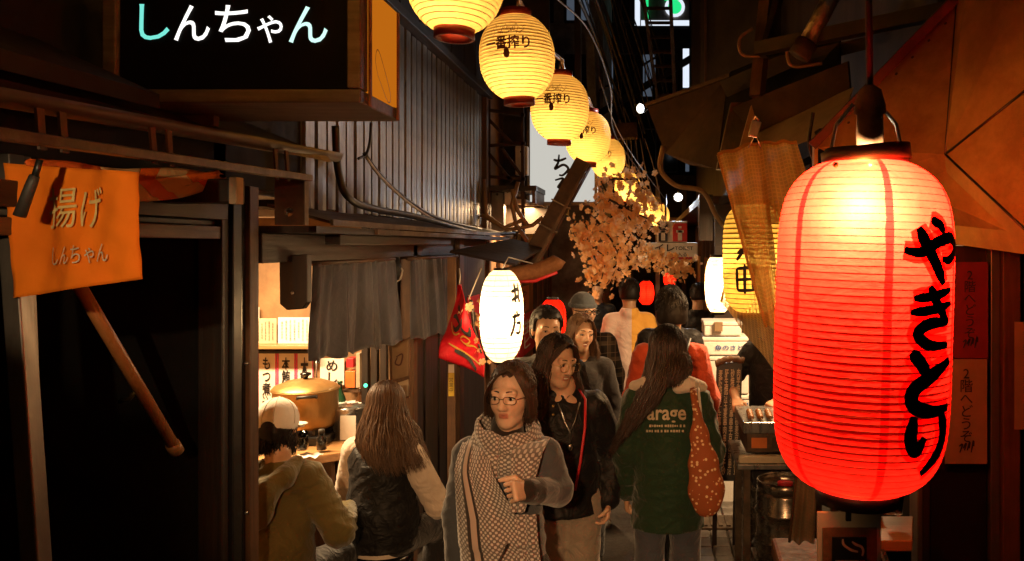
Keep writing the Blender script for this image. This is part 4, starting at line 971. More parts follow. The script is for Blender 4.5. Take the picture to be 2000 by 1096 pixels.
# -- bare white floodlights, plus an added warm fill lamp
def flood(label, c, aim, watts, rb, spot=(R(165), .6), color=(.86, .93, 1), bm='bulb_white'):
    c = Vector(c); t_ = thing('floodlight', label, 'floodlight', c); d = (Vector(aim) - c).normalized(); q = d.to_track_quat('-Z', 'Y')
    MB().ball(c, rb, 16, 10).build('bulb', bm, t_)
    Mx = q.to_matrix().to_4x4(); MB().lathe([(rb*.4, .10), (rb*.5, .06), (rb*1.15, .015), (rb*1.25, -.01)], 20, c, Mx).build('reflector', 'steel_dirty', t_)
    MB().tube([c + Mx @ Vector((0,0,.09)), c + Mx @ Vector((0,0,.16)) + Vector((0,.05,.05)), c + Vector((.1,.35,.25))], .012, 8).build('arm', 'black', t_)
    lamp('bulb_light', c + d*(rb + .02), watts, color, rb, t_, 'SPOT', rot=q.to_euler(), spot=spot)
flood('white floodlight at the tip of the rusty canopy', at(1252, 212, 6.6), (-1.6, 5.0, 2.9), 18, .032, (R(110), .8))
flood('white floodlight above the toilet sign', at(1325, 385, 9.5), (0, 5.5, 1.4), 45, .042)
flood('added warm fill floodlight behind the viewer', (-.2, -1.0, 2.42), (-.52, 3.6, 1.28), 420, .05, (R(36), .8), (1, .55, .24), 'bulb_warm')  # added unseen fill lamp, brightens the near walkers' faces
# -- しんちゃん projecting sign box
sg = thing('sign_box', 'black projecting sign box with glowing white and teal letters', 'sign', at(450, 200, 2.2))
YS = 2.2; a_, b_ = at(200, 200, YS), at(704, -40, YS)
xs0, xs1, zs0, zs1 = a_.x, b_.x, a_.z, b_.z
MB().box((xs0 + .04, YS + .012, zs0 + .04), (xs1 - .04, YS + .02, zs1)).build('face', 'face_black', sg)
MB().box((xs0, YS, zs0), (xs1, YS + .34, zs0 + .036)).build('bottom_frame', 'grey_timber', sg, .004)
MB().box((xs0, YS - .002, zs0 + .038), (xs0 + .036, YS + .34, zs1)).build('side_frame', 'grey_timber', sg, .004)
MB().box((xs1 - .036, YS - .002, zs0 + .038), (xs1, YS + .06, zs1)).build('side_frame', 'grey_timber', sg, .004)
MB().box((xs0 + .036, YS + .3, zs0 + .036), (xs1 - .003, YS + .335, zs1)).build('back', 'soot', sg)
MB().box((xs1 - .02, YS + .062, zs0 + .038), (xs1 + .001, YS + .33, zs1)).build('side_panel', 'sign_orange', sg)
for y0 in (YS + .061, YS + .31): MB().box((xs1 - .001, y0, zs0 + .0), (xs1 + .006, y0 + .016, zs1)).build('edge_strip', 'leather', sg, .002)
mb = MB(); stroke(mb, [(YS + .13, zs0 + .10), (YS + .11, zs0 + .14), (YS + .14, zs0 + .17), (YS + .24, zs0 + .07), (YS + .22, zs0 + .04), (YS + .13, zs0 + .10)], .003, lambda y_, z_: (xs1 + .0035, y_, z_), 6); mb.build('scratch_mark', 'ink_brown', sg)
for ch, px0, px1, py0, py1, m in (('し', 272, 331, 8, 78, 'letter_teal'), ('ん', 340, 410, 10, 80, 'letter_white'), ('ち', 420, 490, 10, 82, 'letter_white'), ('ゃ', 502, 552, 30, 84, 'letter_white'), ('ん', 564, 640, 12, 84, 'letter_pale')):
    p, q = at(px0, py1, YS + .008), at(px1, py0, YS + .008)
    mb = MB(); text_on(mb, ch, (p + q)/2, (1,0,0), (0,0,1), q.z - p.z, .004, width=q.x - p.x); mb.build('lit_letter', m, sg)
MB().beam((xs0 + .2, YS + .2, zs0 - .02), (-1.6, YS + .2, zs0 - .02), .03, .03).build('bracket', 'rust', sg)
# tube lamp over the sign wall (lights the siding under the sign box)
# -- lamp inside the bar and over the grills
def shop_lamp(label, c, size, watts, color):
    t_ = thing('ceiling_lamp', label, 'lamp', c); c = Vector(c)
    MB().box((c.x - size[0]/2, c.y - size[1]/2, c.z), (c.x + size[0]/2, c.y + size[1]/2, c.z + .04)).build('housing', 'white_paint', t_, .004)
    lamp('tube_light', c + Vector((0, 0, -.02)), watts, color, parent=t_, kind='AREA', size=size)
shop_lamp('ceiling lamp inside the noren bar above the pot', (-2.35, 4.35, 2.22), (.8, .12), 105, (1, .66, .34))
shop_lamp('ceiling lamp over the grill behind the red lantern', (1.1, 5.6, 2.36), (.5, .3), 95, (1, .62, .30))
shop_lamp('added warm lamp under the narrow bar eave behind the white lantern', (-1.32, 8.6, 2.5), (.12, .6), 60, (1, .62, .30))  # added to warm the dim fronts, hangs outside the bar wall
c0 = Vector((-1.02, .85, 2.20)); cs = thing('added_banner_spot', 'added small spotlight beside the viewer aimed at the orange banner', 'spotlight', c0); d0 = (Vector((-1.42, 2.0, 2.08)) - c0).normalized(); q0 = d0.to_track_quat('-Z', 'Y')
MB().lathe([(.012, .07), (.02, .06), (.034, .0), (.036, -.01)], 16, c0, q0.to_matrix().to_4x4()).build('shade', 'black', cs); MB().ball(c0, .014, 10, 8).build('bulb', 'bulb_warm', cs)
MB().tube([c0 - d0*.06, c0 - d0*.10 + Vector((-.1, -.05, .05)), Vector((-1.57, .7, 2.3))], .006, 6).build('arm', 'black', cs)
lamp('bulb_light', c0 + d0*.02, 36, (1, .68, .36), .012, cs, 'SPOT', rot=q0.to_euler(), spot=(R(28), .5))  # added unseen lamp, brightens the orange banner
# ------------------------------------------------------------------ cloth hung in the alley
def noren(label, px0, px1, zt, zb0, zb1, X, folds, seed):
    y0, y1 = yl(px0, X), yl(px1, X); rnd = random.Random(seed); ph = [rnd.uniform(0, 6) for _ in range(4)]
    t_ = thing('noren_curtain', label, 'curtain', (X, (y0+y1)/2, zb0))
    n = 3 if y1 - y0 > .8 else 2
    for k in range(n):
        ua, ub = k/n + (.006 if k else 0), (k+1)/n
        def fn(u, v, ua=ua, ub=ub):
            w = ua + (ub - ua)*u; Y = y0 + (y1-y0)*w; zb = zb0 + (zb1-zb0)*w; d = .25 + .75*v
            x = X + d*(.022*math.sin(folds*w*6.28 + ph[0]) + .013*math.sin(folds*2.3*w*6.28 + ph[1])) + .03*v*math.sin(3*w + ph[2])
            x += .004*math.sin(47*w + 1.5*v) + .003*math.sin(83*w + ph[1])
            return (x, Y + .012*v*math.sin(7*v + 9*w), zt + (zb - zt)*v + .012*v*math.sin(5*w*6.28 + ph[3]))
        MB().sheet(fn, 64, 20, .003).build('panel', 'noren', t_)
    MB().tube([(X, y0 - .08, zt + .004), (X, y1 + .06, zt + .004)], .012, 8).build('rod', 'wood_mid_y', t_)
noren('long grey brown noren curtain hanging over the cap wearer', 611, 768, 1.985, 1.525, 1.485, -1.555, 3.2, 1)
noren('shorter grey brown noren curtain beside the red flag', 803, 890, 1.985, 1.475, 1.44, -1.50, 2.5, 2)
rp = thing('knotted_rope', 'pale knotted rope hanging between the two noren curtains', 'rope', at(780, 560, 5.0)); MB().tube([at(772, 512, 5.0), at(786, 528, 5.0), at(782, 545, 5.0), at(772, 552, 5.0), at(764, 548, 5.0)], .007, 6).build('strand', 'cable_white', rp)
MB().tube([at(770, 500, 5.0), at(776, 530, 5.0), at(770, 545, 5.0)], .03, 8).build('bundle', 'black_cloth', rp)
# orange banner
bn = thing('orange_banner', 'orange cloth banner with pale lettering below the striped tarp', 'banner', at(145, 580, 2.0))
def bfn(u, v):
    px = 6 + (280-6)*u + 12*v*(1-u); py = 318 + u*20 + (583 - 38*u - 318 - u*20)*v; p = at(px, py, 2.0)
    return p + Vector((0, .022*math.sin(5*u + 1.5*v) + .008*math.sin(13*u - 2*v) + .0018*math.sin(31*u + 9*v) + .0015*math.sin(23*v - 17*u), 0))
MB().sheet(bfn, 36, 30, .0015).build('cloth', 'banner_orange', bn)
def bw(px, py):
    u = (px - 8)/272; v = (py - 320 - u*20)/(262 - 58*u); return Vector(bfn(u, v)) + Vector((0, -.012, 0))
for body, pxc, pyc, w, h, of in (('揚', 123, 407, 65, 78, 0), ('げ', 190, 408, 50, 76, 0), ('しんちゃん', 163, 497, 122, 36, -.004)):
    v, f = text2d(body, 1, of); e = v.max(0) - v.min(0); mb = MB()
    mb.add([bw(pxc + p[0]*w/e[0], pyc - p[1]*h/e[1] - (p[0]*w/e[0])*.07) for p in v], f); mb.build('lettering', 'gold_pale' if len(body) == 1 else 'cream', bn)
# striped tarp rolled along the eave
tp = thing('striped_tarp', 'orange and cream striped tarp sagging along the eave', 'tarp', at(250, 385, 2.2))
def tfn(u, v):
    px = 75 + 365*u; sag = math.sin(min(1, max(0, (u - .05)/.95)) * PI) ** .8
    top = 316 + 22*u; bot = top + 8 + 62*sag * (1 - .25*abs(u-.6)); py = top + (bot-top)*v; Y = 2.02 + .62*u
    return at(px, py, Y) + Vector((0, -.05*math.sin(PI*v) - .012*math.sin(9*v + 7*u), .006*math.sin(14*v + 11*u)))
for k, (u0, u1) in enumerate(((0, .40), (.40, .60), (.60, .70), (.70, .86), (.86, 1))):
    MB().sheet(lambda u, v, u0=u0, u1=u1: tfn(max(0, min(1, u0 + (u1-u0)*u + .12*(v-.5)*(1 if 0 < u0+(u1-u0)*u < 1 else 0))), v), 16, 14, .002).build('stripe', 'tarp_cream' if k in (1, 3) else 'tarp_orange', tp)
tl = thing('awning_crank', 'black awning handle hanging in front of the orange banner', 'handle', at(38, 422, 1.85))
MB().tube([at(78, 312, 1.85), at(68, 345, 1.85)], .007, 8).build('rod', 'black', tl); MB().tube([at(68, 343, 1.85), at(62, 358, 1.85), at(38, 422, 1.85)], lambda t: .010 + .003*t, 12).build('grip', 'rubber', tl)
# red pennant flag, twisted
fl = thing('red_flag', 'twisted red pennant flag with black and gold print beside the white lantern', 'flag', at(905, 740, 4.9))
def ffn(u, v):
    cxs = 898 + 6*v; hw = 4 + 32*min(1, v*1.25)**.8; px = cxs + (u - .5)*2*hw*(1 - .15*math.sin(5*v)); py = 556 + (140 + 42*u)*v
    return at(px, py, 4.9) + Vector((0, .05*math.sin(4*u + 5*v) + .02*math.sin(11*v), 0))
MB().sheet(ffn, 26, 34, .002).build('cloth', 'flag_red', fl)
fw = lambda x, z: Vector(ffn(x, z)) + Vector((0, -.008, 0))
mb = MB()
for s_ in ([(.15,.42),(.35,.40),(.55,.46),(.35,.56),(.25,.52)], [(.7,.38),(.6,.50),(.8,.56),(.95,.46)], [(.3,.28),(.5,.30),(.45,.36)], [(.35,.82),(.6,.86),(.8,.97)]): stroke(mb, s_, .06, fw, 7)
mb.build('black_print', 'ink', fl)
mb = MB()
for s_ in ([(.5,.64),(.62,.60),(.75,.64),(.62,.70),(.5,.66)], [(.62,.72),(.8,.70),(.9,.74)], [(.2,.76),(.5,.80),(.9,.90)], [(.12,.50),(.3,.62),(.5,.58)]): stroke(mb, s_, .022, fw, 7)
mb.build('gold_print', 'gold_ink', fl)
MB().tube([at(897, 524, 4.9), at(899, 540, 4.9), at(897, 556, 4.9)], .004, 6).build('cord', 'cable_white', fl); MB().tube([at(940, 524, 4.9), at(915, 585, 4.88)], .004, 6).build('tie_string', 'cable_white', fl)
nt_ = thing('narrow_notice', 'narrow yellow and white strip notice on the post below the red flag', 'notice', at(881, 775, 5.0)); a_, b_ = at(876, 774, 5.0), at(887, 712, 5.0)
MB().box((a_.x, 5.0, a_.z), (b_.x, 5.006, b_.z)).build('strip', 'yellow', nt_); MB().box((a_.x, 4.996, b_.z - .05), (b_.x, 4.9995, b_.z)).build('white_top', 'paper_white', nt_)
mb = MB(); text_on(mb, '営業中', ((a_.x+b_.x)/2, 4.993, a_.z + .07), (1,0,0), (0,0,1), .09, 0, True); mb.build('lettering', 'ink', nt_)
MB().beam((a_.x + .017, 5.012, 0), (a_.x + .017, 5.012, 2.0), .05, .02, (0,1,0)).build('post', 'wood_mid_z', nt_)
# net curtains on the right
def net(label, Q, mat, wu, wv, wav, seed):
    """Q: four corner points (tl, tr, br, bl); a hanging sheet with folds"""
    t_ = thing('net_curtain', label, 'curtain', Q[3]); rnd = random.Random(seed); a, b = rnd.uniform(0, 6), rnd.uniform(0, 6)
    mb = MB()
    def fn(u, v):
        p = Q[0].lerp(Q[1], u).lerp(Q[3].lerp(Q[2], u), v); return p + Vector((0, wav*(math.sin(9*u + a) + .5*math.sin(17*u + 2*v + b)) * (.4 + .6*v), .004*math.sin(12*u)))
    mb.sheet(fn, 40, 40); mb.uv = [(u*wu, v*wv) for u, v in mb.uv]; mb.build('net', mat, t_, 0, False)
    hm = [fn(u, 0) for u in np.linspace(0, 1, 14)]; MB().tube(hm, .006, 6).build('hem', mat, t_); MB().tube([fn(0, v) for v in np.linspace(0, 1, 14)], .004, 6).build('side_hem', mat, t_)
    return t_
nb = net('brown woven net curtain pegged up left of the red lantern', [at(1402, 302, 2.55), at(1488, 276, 2.5), at(1530, 640, 2.4), at(1497, 640, 2.4)], 'net_brown', .16, .55, .012, 1)
net('folded back flap of brown net behind the red lantern edge', [at(1484, 280, 2.62), at(1555, 276, 2.62), at(1600, 420, 2.5), at(1505, 440, 2.5)], 'net_brown', .12, .25, .014, 4)
net('pale net curtain sweeping down to the grill', [at(1418, 545, 3.1), at(1500, 520, 2.9), at(1540, 760, 2.8), at(1408, 590, 3.1)], 'net_pale', .2, .4, .01, 2)
net('dark hanging net strip beside the steel keg', [at(1560, 880, 2.3), at(1598, 880, 2.3), at(1590, 1060, 2.3), at(1542, 1060, 2.3)], 'net_grey', .07, .3, .006, 3)
pg = thing('clothes_peg', 'steel clip holding the brown net curtain', 'clip', at(1476, 262, 2.5)); MB().cbox(at(1474, 252, 2.48), (.03, .012, .05), (0, R(15), 0)).build('jaw', 'steel', pg, .003); MB().tube([at(1470, 240, 2.48), at(1474, 226, 2.48), at(1482, 236, 2.48)], .004, 6).build('spring', 'steel', pg)
MB().tube([at(1462, 288, 2.47), at(1476, 262, 2.48), at(1486, 290, 2.47)], .003, 6).build('wire', 'steel', pg)

# ------------------------------------------------------------------ bar interior, left
ct = thing('bar_counter', 'pale wooden bar counter in front of the two seated guests', 'counter', (-2.2, 4.6, .9))
MB().prism([(-3.1, 4.22, .905), (-2.05, 4.16, .905), (-1.66, 4.45, .905), (-1.64, 5.2, .905), (-3.1, 5.2, .905)], (0, 0, .045)).build('top', 'wood_light', ct, .006)
MB().box((-1.95, 4.6, 0), (-1.85, 4.7, .905)).build('leg', 'wood_mid_z', ct)
# pasted menus
def sheet_menu(name, label, px0, py0, px1, py1, Y, mat, lines=0, text=None, border=None, seed=0, frame=None):
    a_, b_ = at(px0, py1, Y), at(px1, py0, Y); t_ = thing(name, label, 'menu', ((a_.x+b_.x)/2, Y, a_.z))
    MB().box((a_.x, Y, a_.z), (b_.x, Y + .006, b_.z)).build('sheet', mat, t_)
    w, h = b_.x - a_.x, b_.z - a_.z
    if border:
        for x0, x1 in ((a_.x, a_.x + w*.10), (b_.x - w*.06, b_.x)): MB().box((x0, Y - .003, a_.z), (x1, Y - .001, b_.z)).build('border', border, t_)
    if text:
        mb = MB(); text_on(mb, text, ((a_.x+b_.x)/2, Y - .004, a_.z + h*.5), (1,0,0), (0,0,1), h*.86, .018, True, width=w*.46, line=.95); mb.build('lettering', 'ink', t_)
    if lines:
        mb = MB(); rnd = random.Random(seed)
        for k in range(lines):
            x = a_.x + w*(k + 1)/(lines + 1); s_ = ''.join(rnd.choice('本鮪中落刺身焼鳥酒串煮込定食品盛合生麦芋') for _ in range(6))
            text_on(mb, s_, (x, Y - .003, a_.z + h*.52), (1,0,0), (0,0,1), h*rnd.uniform(.6, .8), .0, True, width=w/(lines+1)*.42)
        mb.build('lettering', 'ink_brown', t_)
    return t_
Yw = 5.25
sheet_menu('menu_strip', 'white menu strip with pink edge at the left behind the cap', 478, 690, 501, 830, Yw, 'paper_white', text='生ビ一', border='pink')
sheet_menu('menu_strip', 'white menu strip reading stewed offal behind the cap', 502, 690, 540, 806, Yw, 'paper_white', text='もつ煮込', border='pink')
sheet_menu('menu_strip', 'white menu strip with four brush characters left of the pot lid', 541, 690, 577, 806, Yw, 'paper_white', text='本鮪中落', border='pink')
sheet_menu('menu_strip', 'white menu strip above the pot lid knob', 578, 690, 612, 806, Yw, 'paper_white', text='本鮪', border='pink')
sheet_menu('menu_sheet', 'cream handwritten sheet above the shelf at the left', 484, 622, 540, 674, Yw - .05, 'cream', 7, seed=1)
sheet_menu('menu_sheet', 'white handwritten sheet above the shelf near the noren', 543, 620, 608, 672, Yw - .05, 'paper_white', 7, seed=2)
sheet_menu('menu_sheet', 'small blank note pinned higher above the shelf', 488, 600, 506, 640, Yw - .03, 'paper_white')
sheet_menu('menu_sheet', 'framed white card with brush writing right of the pot', 625, 700, 672, 752, Yw - .02, 'paper_white', text='めし')
bx = thing('shelf_stack', 'small shelf with red and orange packets right of the pot', 'shelf', at(695, 770, 5.15))
MB().box((at(672,0,5.15).x, 5.12, at(0,765,5.15).z), (at(712,0,5.15).x, 5.25, at(0,760,5.15).z)).build('board', 'wood_mid_y', bx)
for px0, px1, py0, py1, m in ((674, 693, 725, 758, 'plastic_orange'), (676, 690, 700, 718, 'red'), (695, 703, 690, 758, 'cream')):
    a_, b_ = at(px0, py1, 5.13), at(px1, py0, 5.13); MB().box((a_.x, 5.13, a_.z), (b_.x, 5.22, b_.z)).build('packet', m, bx, .003)
MB().ball(at(714, 753, 4.95), .012, 8, 6).build('green_pilot_light', 'led_green', bx)
for lab, Q, m, ic in (('framed grey picture on the far post of the bar', [(762,672),(800,660),(800,735),(764,745)], 'paper_tan', 'ink_brown'), ('pale card tilted under the framed picture', [(758,752),(800,738),(800,775),(764,785)], 'cream', 'ink')):
    t_ = thing('picture', lab, 'picture', at(*Q[3], 5.15)); MB().prism([at(*q, 5.15) for q in Q], (0, .012, 0)).build('print', m, t_)
    mb = MB(); stroke(mb, [(Q[0][0]+12, Q[0][1]+25), (Q[0][0]+24, Q[0][1]+20), (Q[0][0]+20, Q[0][1]+40), (Q[0][0]+10, Q[0][1]+38), (Q[0][0]+14, Q[0][1]+26)], 3, lambda x, z: at(x, min(z, Q[3][1]-4), 5.14), 6); mb.build('drawing', ic, t_)
    for i in range(4): MB().beam(at(*Q[i], 5.145), at(*Q[(i+1) % 4], 5.145), .012, .012, (0,1,0)).build('frame', 'wood_mid_z', t_)
# big brass pot
PT = at(597, 832, 4.72); r_ = .178
pt = thing('stew_pot', 'big brass coloured stew pot with a lid on the counter', 'pot', PT)
MB().lathe([(0, 0), (r_*.86, 0), (r_*.94, .02), (r_, .10), (r_*1.0, .205), (r_*1.05, .21), (r_*1.05, .217), (r_*.97, .217), (r_*.96, .20)], 40, PT).build('body', 'brass_pot', pt)
MB().lathe([(r_*1.02, .22), (r_*.95, .235), (r_*.55, .262), (0, .272)], 40, PT).build('lid', 'brass_pot', pt)
MB().lathe([(0, .272), (.012, .272), (.014, .285), (.03, .295), (.03, .305), (0, .312)], 16, PT).build('lid_knob', 'black_gloss', pt)
for s_ in (-1, 1):
    c0 = PT + Vector((s_*.075, -s_*.162, .19)); d = Vector((s_*.42, -s_*.90, 0)); tt = Vector((d.y, -d.x, 0))
    MB().tube([c0 + tt*.05, c0 + tt*.05 + d*.04 + Vector((0,0,.012)), c0 - tt*.05 + d*.04 + Vector((0,0,.012)), c0 - tt*.05], .009, 8).build('handle', 'black', pt)
sv = thing('gas_stove', 'black gas stove under the stew pot', 'stove', (PT.x, PT.y, .95)); MB().box((PT.x - .17, PT.y - .15, .951), (PT.x + .17, PT.y + .15, PT.z - .03)).build('body', 'black', sv, .01)
for s_ in (-1, 1): MB().beam((PT.x + s_*.1, PT.y - .13, PT.z - .012), (PT.x + s_*.1, PT.y + .13, PT.z - .012), .015, .03).build('trivet', 'black', sv)
MB().lathe([(0,0), (.02,0), (.02,.02), (0,.02)], 12, (PT.x + .05, PT.y - .15, 1.0), Matrix.Rotation(R(90), 4, 'X')).build('knob', 'steel', sv)
# things on the counter
BT = 'sake bottles along the back of the bar counter'
for i, (px, h_, m, lab) in enumerate(((632, .27, 'bottle_green', 'green glass sake bottle behind the pot'), (650, .25, 'bottle_brown', 'brown glass sake bottle between the pot and the canister'), (664, .28, 'bottle_green', 'tall green sake bottle left of the canister'), (704, .24, 'bottle_brown', 'brown sake bottle right of the canister'))):
    c0 = at(px, 800, 5.08); c0.z = .951; t_ = thing('sake_bottle', lab, 'bottle', c0, BT)
    MB().lathe([(0, 0), (.036, 0), (.038, .01), (.038, h_*.55), (.03, h_*.66), (.014, h_*.78), (.013, h_*.95), (.016, h_*.955), (.016, h_), (0, h_)], 18, c0).build('bottle', m, t_)
    MB().lathe([(.0385, h_*.18), (.0388, h_*.18), (.0388, h_*.46), (.0385, h_*.46)], 18, c0).build('label', 'paper_white', t_)
hk = thing('hanging_ladle', 'steel ladle hanging under the bar shelf', 'ladle', at(618, 720, 5.0)); p0 = at(618, 690, 5.0)
MB().tube([p0, p0 + Vector((0, 0, -.22))], .005, 6).build('handle', 'steel', hk); MB().ball(p0 + Vector((0, -.01, -.25)), (.04, .03, .03), 14, 8).build('bowl', 'steel', hk)
def tumbler(label, c, r, h, fill=None, mat='glass'):
    t_ = thing('tumbler', label, 'glass', c); MB().lathe([(0, .004), (r*.82, .004), (r, h), (r*.93, h), (r*.76, .012), (0, .012)], 20, c).build('glass', mat, t_)
    if fill: MB().lathe([(0, .014), (r*.74, .014), (r*.86, h*.7), (0, h*.7)], 20, c).build('drink', fill, t_)
tumbler('pale tumbler on the counter beside the cap', at(590, 880, 4.35), .035, .10, 'cream'); 
bt = thing('soy_bottle', 'small dark soy bottle on the counter left of the orange wood', 'bottle', at(628, 878, 4.45)); MB().lathe([(0,0),(.026,0),(.027,.06),(.016,.075),(.016,.09),(0,.09)], 16, at(628, 878, 4.45)).build('body', 'black_gloss', bt); MB().lathe([(.0165,.09),(.018,.09),(.016,.11),(0,.112)], 16, at(628, 878, 4.45)).build('cap', 'rubber', bt)
cn = thing('tin_canister', 'steel canister with a white label right of the pot', 'canister', at(685, 862, 4.8)); cc = at(680, 862, 4.8)
MB().lathe([(0,0),(.095,0),(.095,.19),(.098,.195),(.098,.205),(0,.21)], 28, cc).build('body', 'steel', cn); MB().box((cc.x - .01, cc.y - .099, cc.z + .03), (cc.x + .08, cc.y - .095, cc.z + .17)).build('label', 'paper_white', cn)
tr_ = thing('tray', 'dark tray with pale crockery above the steel canister', 'tray', at(685, 795, 5.05)); c0 = at(688, 800, 5.05); MB().box((c0.x - .13, c0.y - .08, c0.z), (c0.x + .13, c0.y + .08, c0.z + .02)).build('tray', 'black', tr_, .004)
for dx in (-.07, .0, .07): MB().lathe([(0,.02),(.02,.02),(.035,.05),(.032,.05),(.018,.026),(0,.026)], 16, c0 + Vector((dx, 0, .0))).build('bowl', 'white_paint', tr_)
MB().box((c0.x - .14, c0.y - .09, .951), (c0.x + .14, c0.y + .09, c0.z)).build('riser', 'wood_dark_x', tr_)
ns = thing('paper_napkin', 'crumpled pale napkin on the counter before the vest wearer', 'napkin', at(650, 895, 4.35)); MB().sheet(lambda u, v: Vector((-1.86 + .12*u, 4.28 + .09*v, .957 + .012*abs(math.sin(7*u + 3*v)))), 10, 8, .001).build('sheet', 'paper_white', ns)

# ------------------------------------------------------------------ right: grill stall
gt = thing('grill_table', 'steel skewer grill table left of the red lantern', 'grill', at(1490, 900, 4.9))
g0, g1 = at(1452, 828, 4.75), at(1640, 806, 4.75)
MB().box((g0.x, 4.75, .98), (1.1, 5.25, 1.045)).build('grill_top', 'steel', gt, .006)
MB().box((g0.x - .03, 4.70, .82), (1.1, 4.75, .86)).build('front_rail', 'cream', gt, .004)
MB().box((g0.x + .02, 4.78, .86), (1.08, 5.2, .98)).build('fire_box', 'steel_dirty', gt, .006)
MB().box((g0.x - .04, 4.68, .79), (1.12, 5.28, .818)).build('shelf', 'steel', gt, .003)
for x in (g0.x, 1.05):
    for y_ in (4.75, 5.2): MB().box((x, y_, .012), (x + .04, y_ + .04, .79)).build('leg', 'steel_dirty', gt)
for i in range(3): MB().box((g0.x + .05 + i*.12, 4.774, .89), (g0.x + .14 + i*.12, 4.7795, .95)).build('vent_plate', 'rust' if i else 'plastic_orange', gt)
SK = 'skewers laid on the grill'
for i in range(6):
    t_ = thing('meat_skewer', 'browned meat skewer lying on the steel grill', 'skewer', (g0.x + .07 + i*.055, 4.9, 1.05), SK); x = g0.x + .05 + i*.055
    MB().tube([(x, 4.72, 1.062), (x + .01, 5.05, 1.062)], .003, 6).build('stick', 'wood_light', t_)
    for j in range(4): MB().ball((x + .003*j, 4.80 + j*.055, 1.066), (.02, .026, .017), 8, 6).build('meat', 'food', t_)
KG = 'steel beer kegs under the grill'
def keg(label, x, y_, h, r):
    t_ = thing('beer_keg', label, 'keg', (x, y_, .012), KG)
    pf = [(r*.9, 0), (r*.93, .03), (r*.93, .06), (r*.97, .07), (r, .10), (r, h*.30), (r*1.05, h*.325), (r*1.05, h*.35), (r, h*.375), (r, h*.62), (r*1.05, h*.645), (r*1.05, h*.67), (r, h*.695), (r, h*.86), (r*.95, h*.90), (r*.55, h*.925), (0, h*.93)]
    MB().lathe(pf, 32, (x, y_, .012)).build('body', 'keg', t_)
    MB().lathe([(r*.90, h*.88), (r*.98, h*.90), (r*.98, h), (r*.93, h*1.01), (r*.90, h)], 32, (x, y_, .012)).build('top_rim', 'keg', t_)
    MB().lathe([(0, h*.93), (.05, h*.93), (.05, h*.97), (0, h*.98)], 16, (x, y_, .012)).build('valve_cap', 'red', t_)
keg('nearer steel beer keg with red valve cap beside the net strip', .865, 5.25, .56, .185)
keg('second steel beer keg behind, partly under the grill table', .80, 5.75, .60, .175)
# menu board, foam boxes
mbd = thing('menu_board', 'tall narrow black menu board with white brush writing beside the grill', 'menu board', at(1425, 930, 5.5))
Q = [at(1400, 712, 5.5), at(1450, 706, 5.5), at(1444, 940, 5.45), at(1392, 940, 5.45)]
MB().prism(Q, (0, .03, 0)).build('board', 'black', mbd, .003)
tp_ = MB(); tp_.tube([Q[0].lerp(Q[1], t) + Vector((0, -.005, .012*abs(math.sin(t*14)) + .02*math.sin(PI*t))) for t in np.linspace(-.06, 1.06, 14)], .022, 8); tp_.build('carved_top', 'wood_mid_z', mbd)
rnd = random.Random(5)
for k in range(4):
    s_ = ''.join(rnd.choice('焼鳥皮肝砂串酒生麦芋豆腐肉玉子葱盛') for _ in range(13)); u = .16 + .23*k
    c0 = (Q[0].lerp(Q[1], u) + Q[3].lerp(Q[2], u)) / 2; up = (Q[0] - Q[3]).normalized(); mb = MB()
    text_on(mb, s_, c0 + Vector((0, -.004, 0)), (1,0,0), up, .70, .015, True, width=.026, line=.9); mb.build('lettering', 'cream', mbd)
MB().beam(Q[3] + Vector((.02,.03,0)), Q[3] + Vector((.02,.12,-.5)), .03, .02).build('leg', 'wood_dark_z', mbd); MB().beam(Q[2] + Vector((-.02,.03,0)), Q[2] + Vector((-.02,.12,-.5)), .03, .02).build('leg', 'wood_dark_z', mbd)
FB = 'white foam boxes stacked by the stall'
for lab, px0, px1, py0, py1, Y in (('topmost small white box on the foam stack', 1374, 1450, 628, 656, 6.5), ('white foam box with blue print, second in the stack', 1370, 1462, 658, 694, 6.5), ('plain white foam box third in the stack', 1372, 1464, 696, 770, 6.5), ('white foam box with a blue mark low in the stack', 1372, 1466, 772, 850, 6.5), ('lowest white foam box standing on the pavers', 1370, 1468, 852, 984, 6.5)):
    a_, b_ = at(px0, py1, Y), at(px1, py0, Y); t_ = thing('foam_box', lab, 'box', ((a_.x+b_.x)/2, Y+.15, a_.z), FB)
    MB().box((a_.x + .006, Y, max(.03, a_.z)), (b_.x - .006, Y + .32, b_.z - .035)).build('body', 'foam_white', t_, .01); MB().box((a_.x, Y - .006, b_.z - .034), (b_.x, Y + .326, b_.z - .002)).build('lid', 'foam_white', t_, .008)
    if 'print' in lab:
        mb = MB(); text_on(mb, '魚のさと', ((a_.x+b_.x)/2 + .03, Y - .008, (a_.z+b_.z)/2 - .012), (1,0,0), (0,0,1), .042, .02, width=.22); mb.build('blue_print', 'blue', t_)
    if 'mark' in lab: MB().box((b_.x - .10, Y - .004, b_.z - .075), (b_.x - .02, Y - .0005, b_.z - .06)).build('blue_mark', 'blue', t_)
a_, b_ = at(1396, 648, 6.44), at(1412, 630, 6.44); tag(MB().box((a_.x, 6.46, a_.z), (b_.x, 6.49, b_.z)).build('price_card', 'paper_tan'), 'tiny brown card on the topmost foam box', 'card')
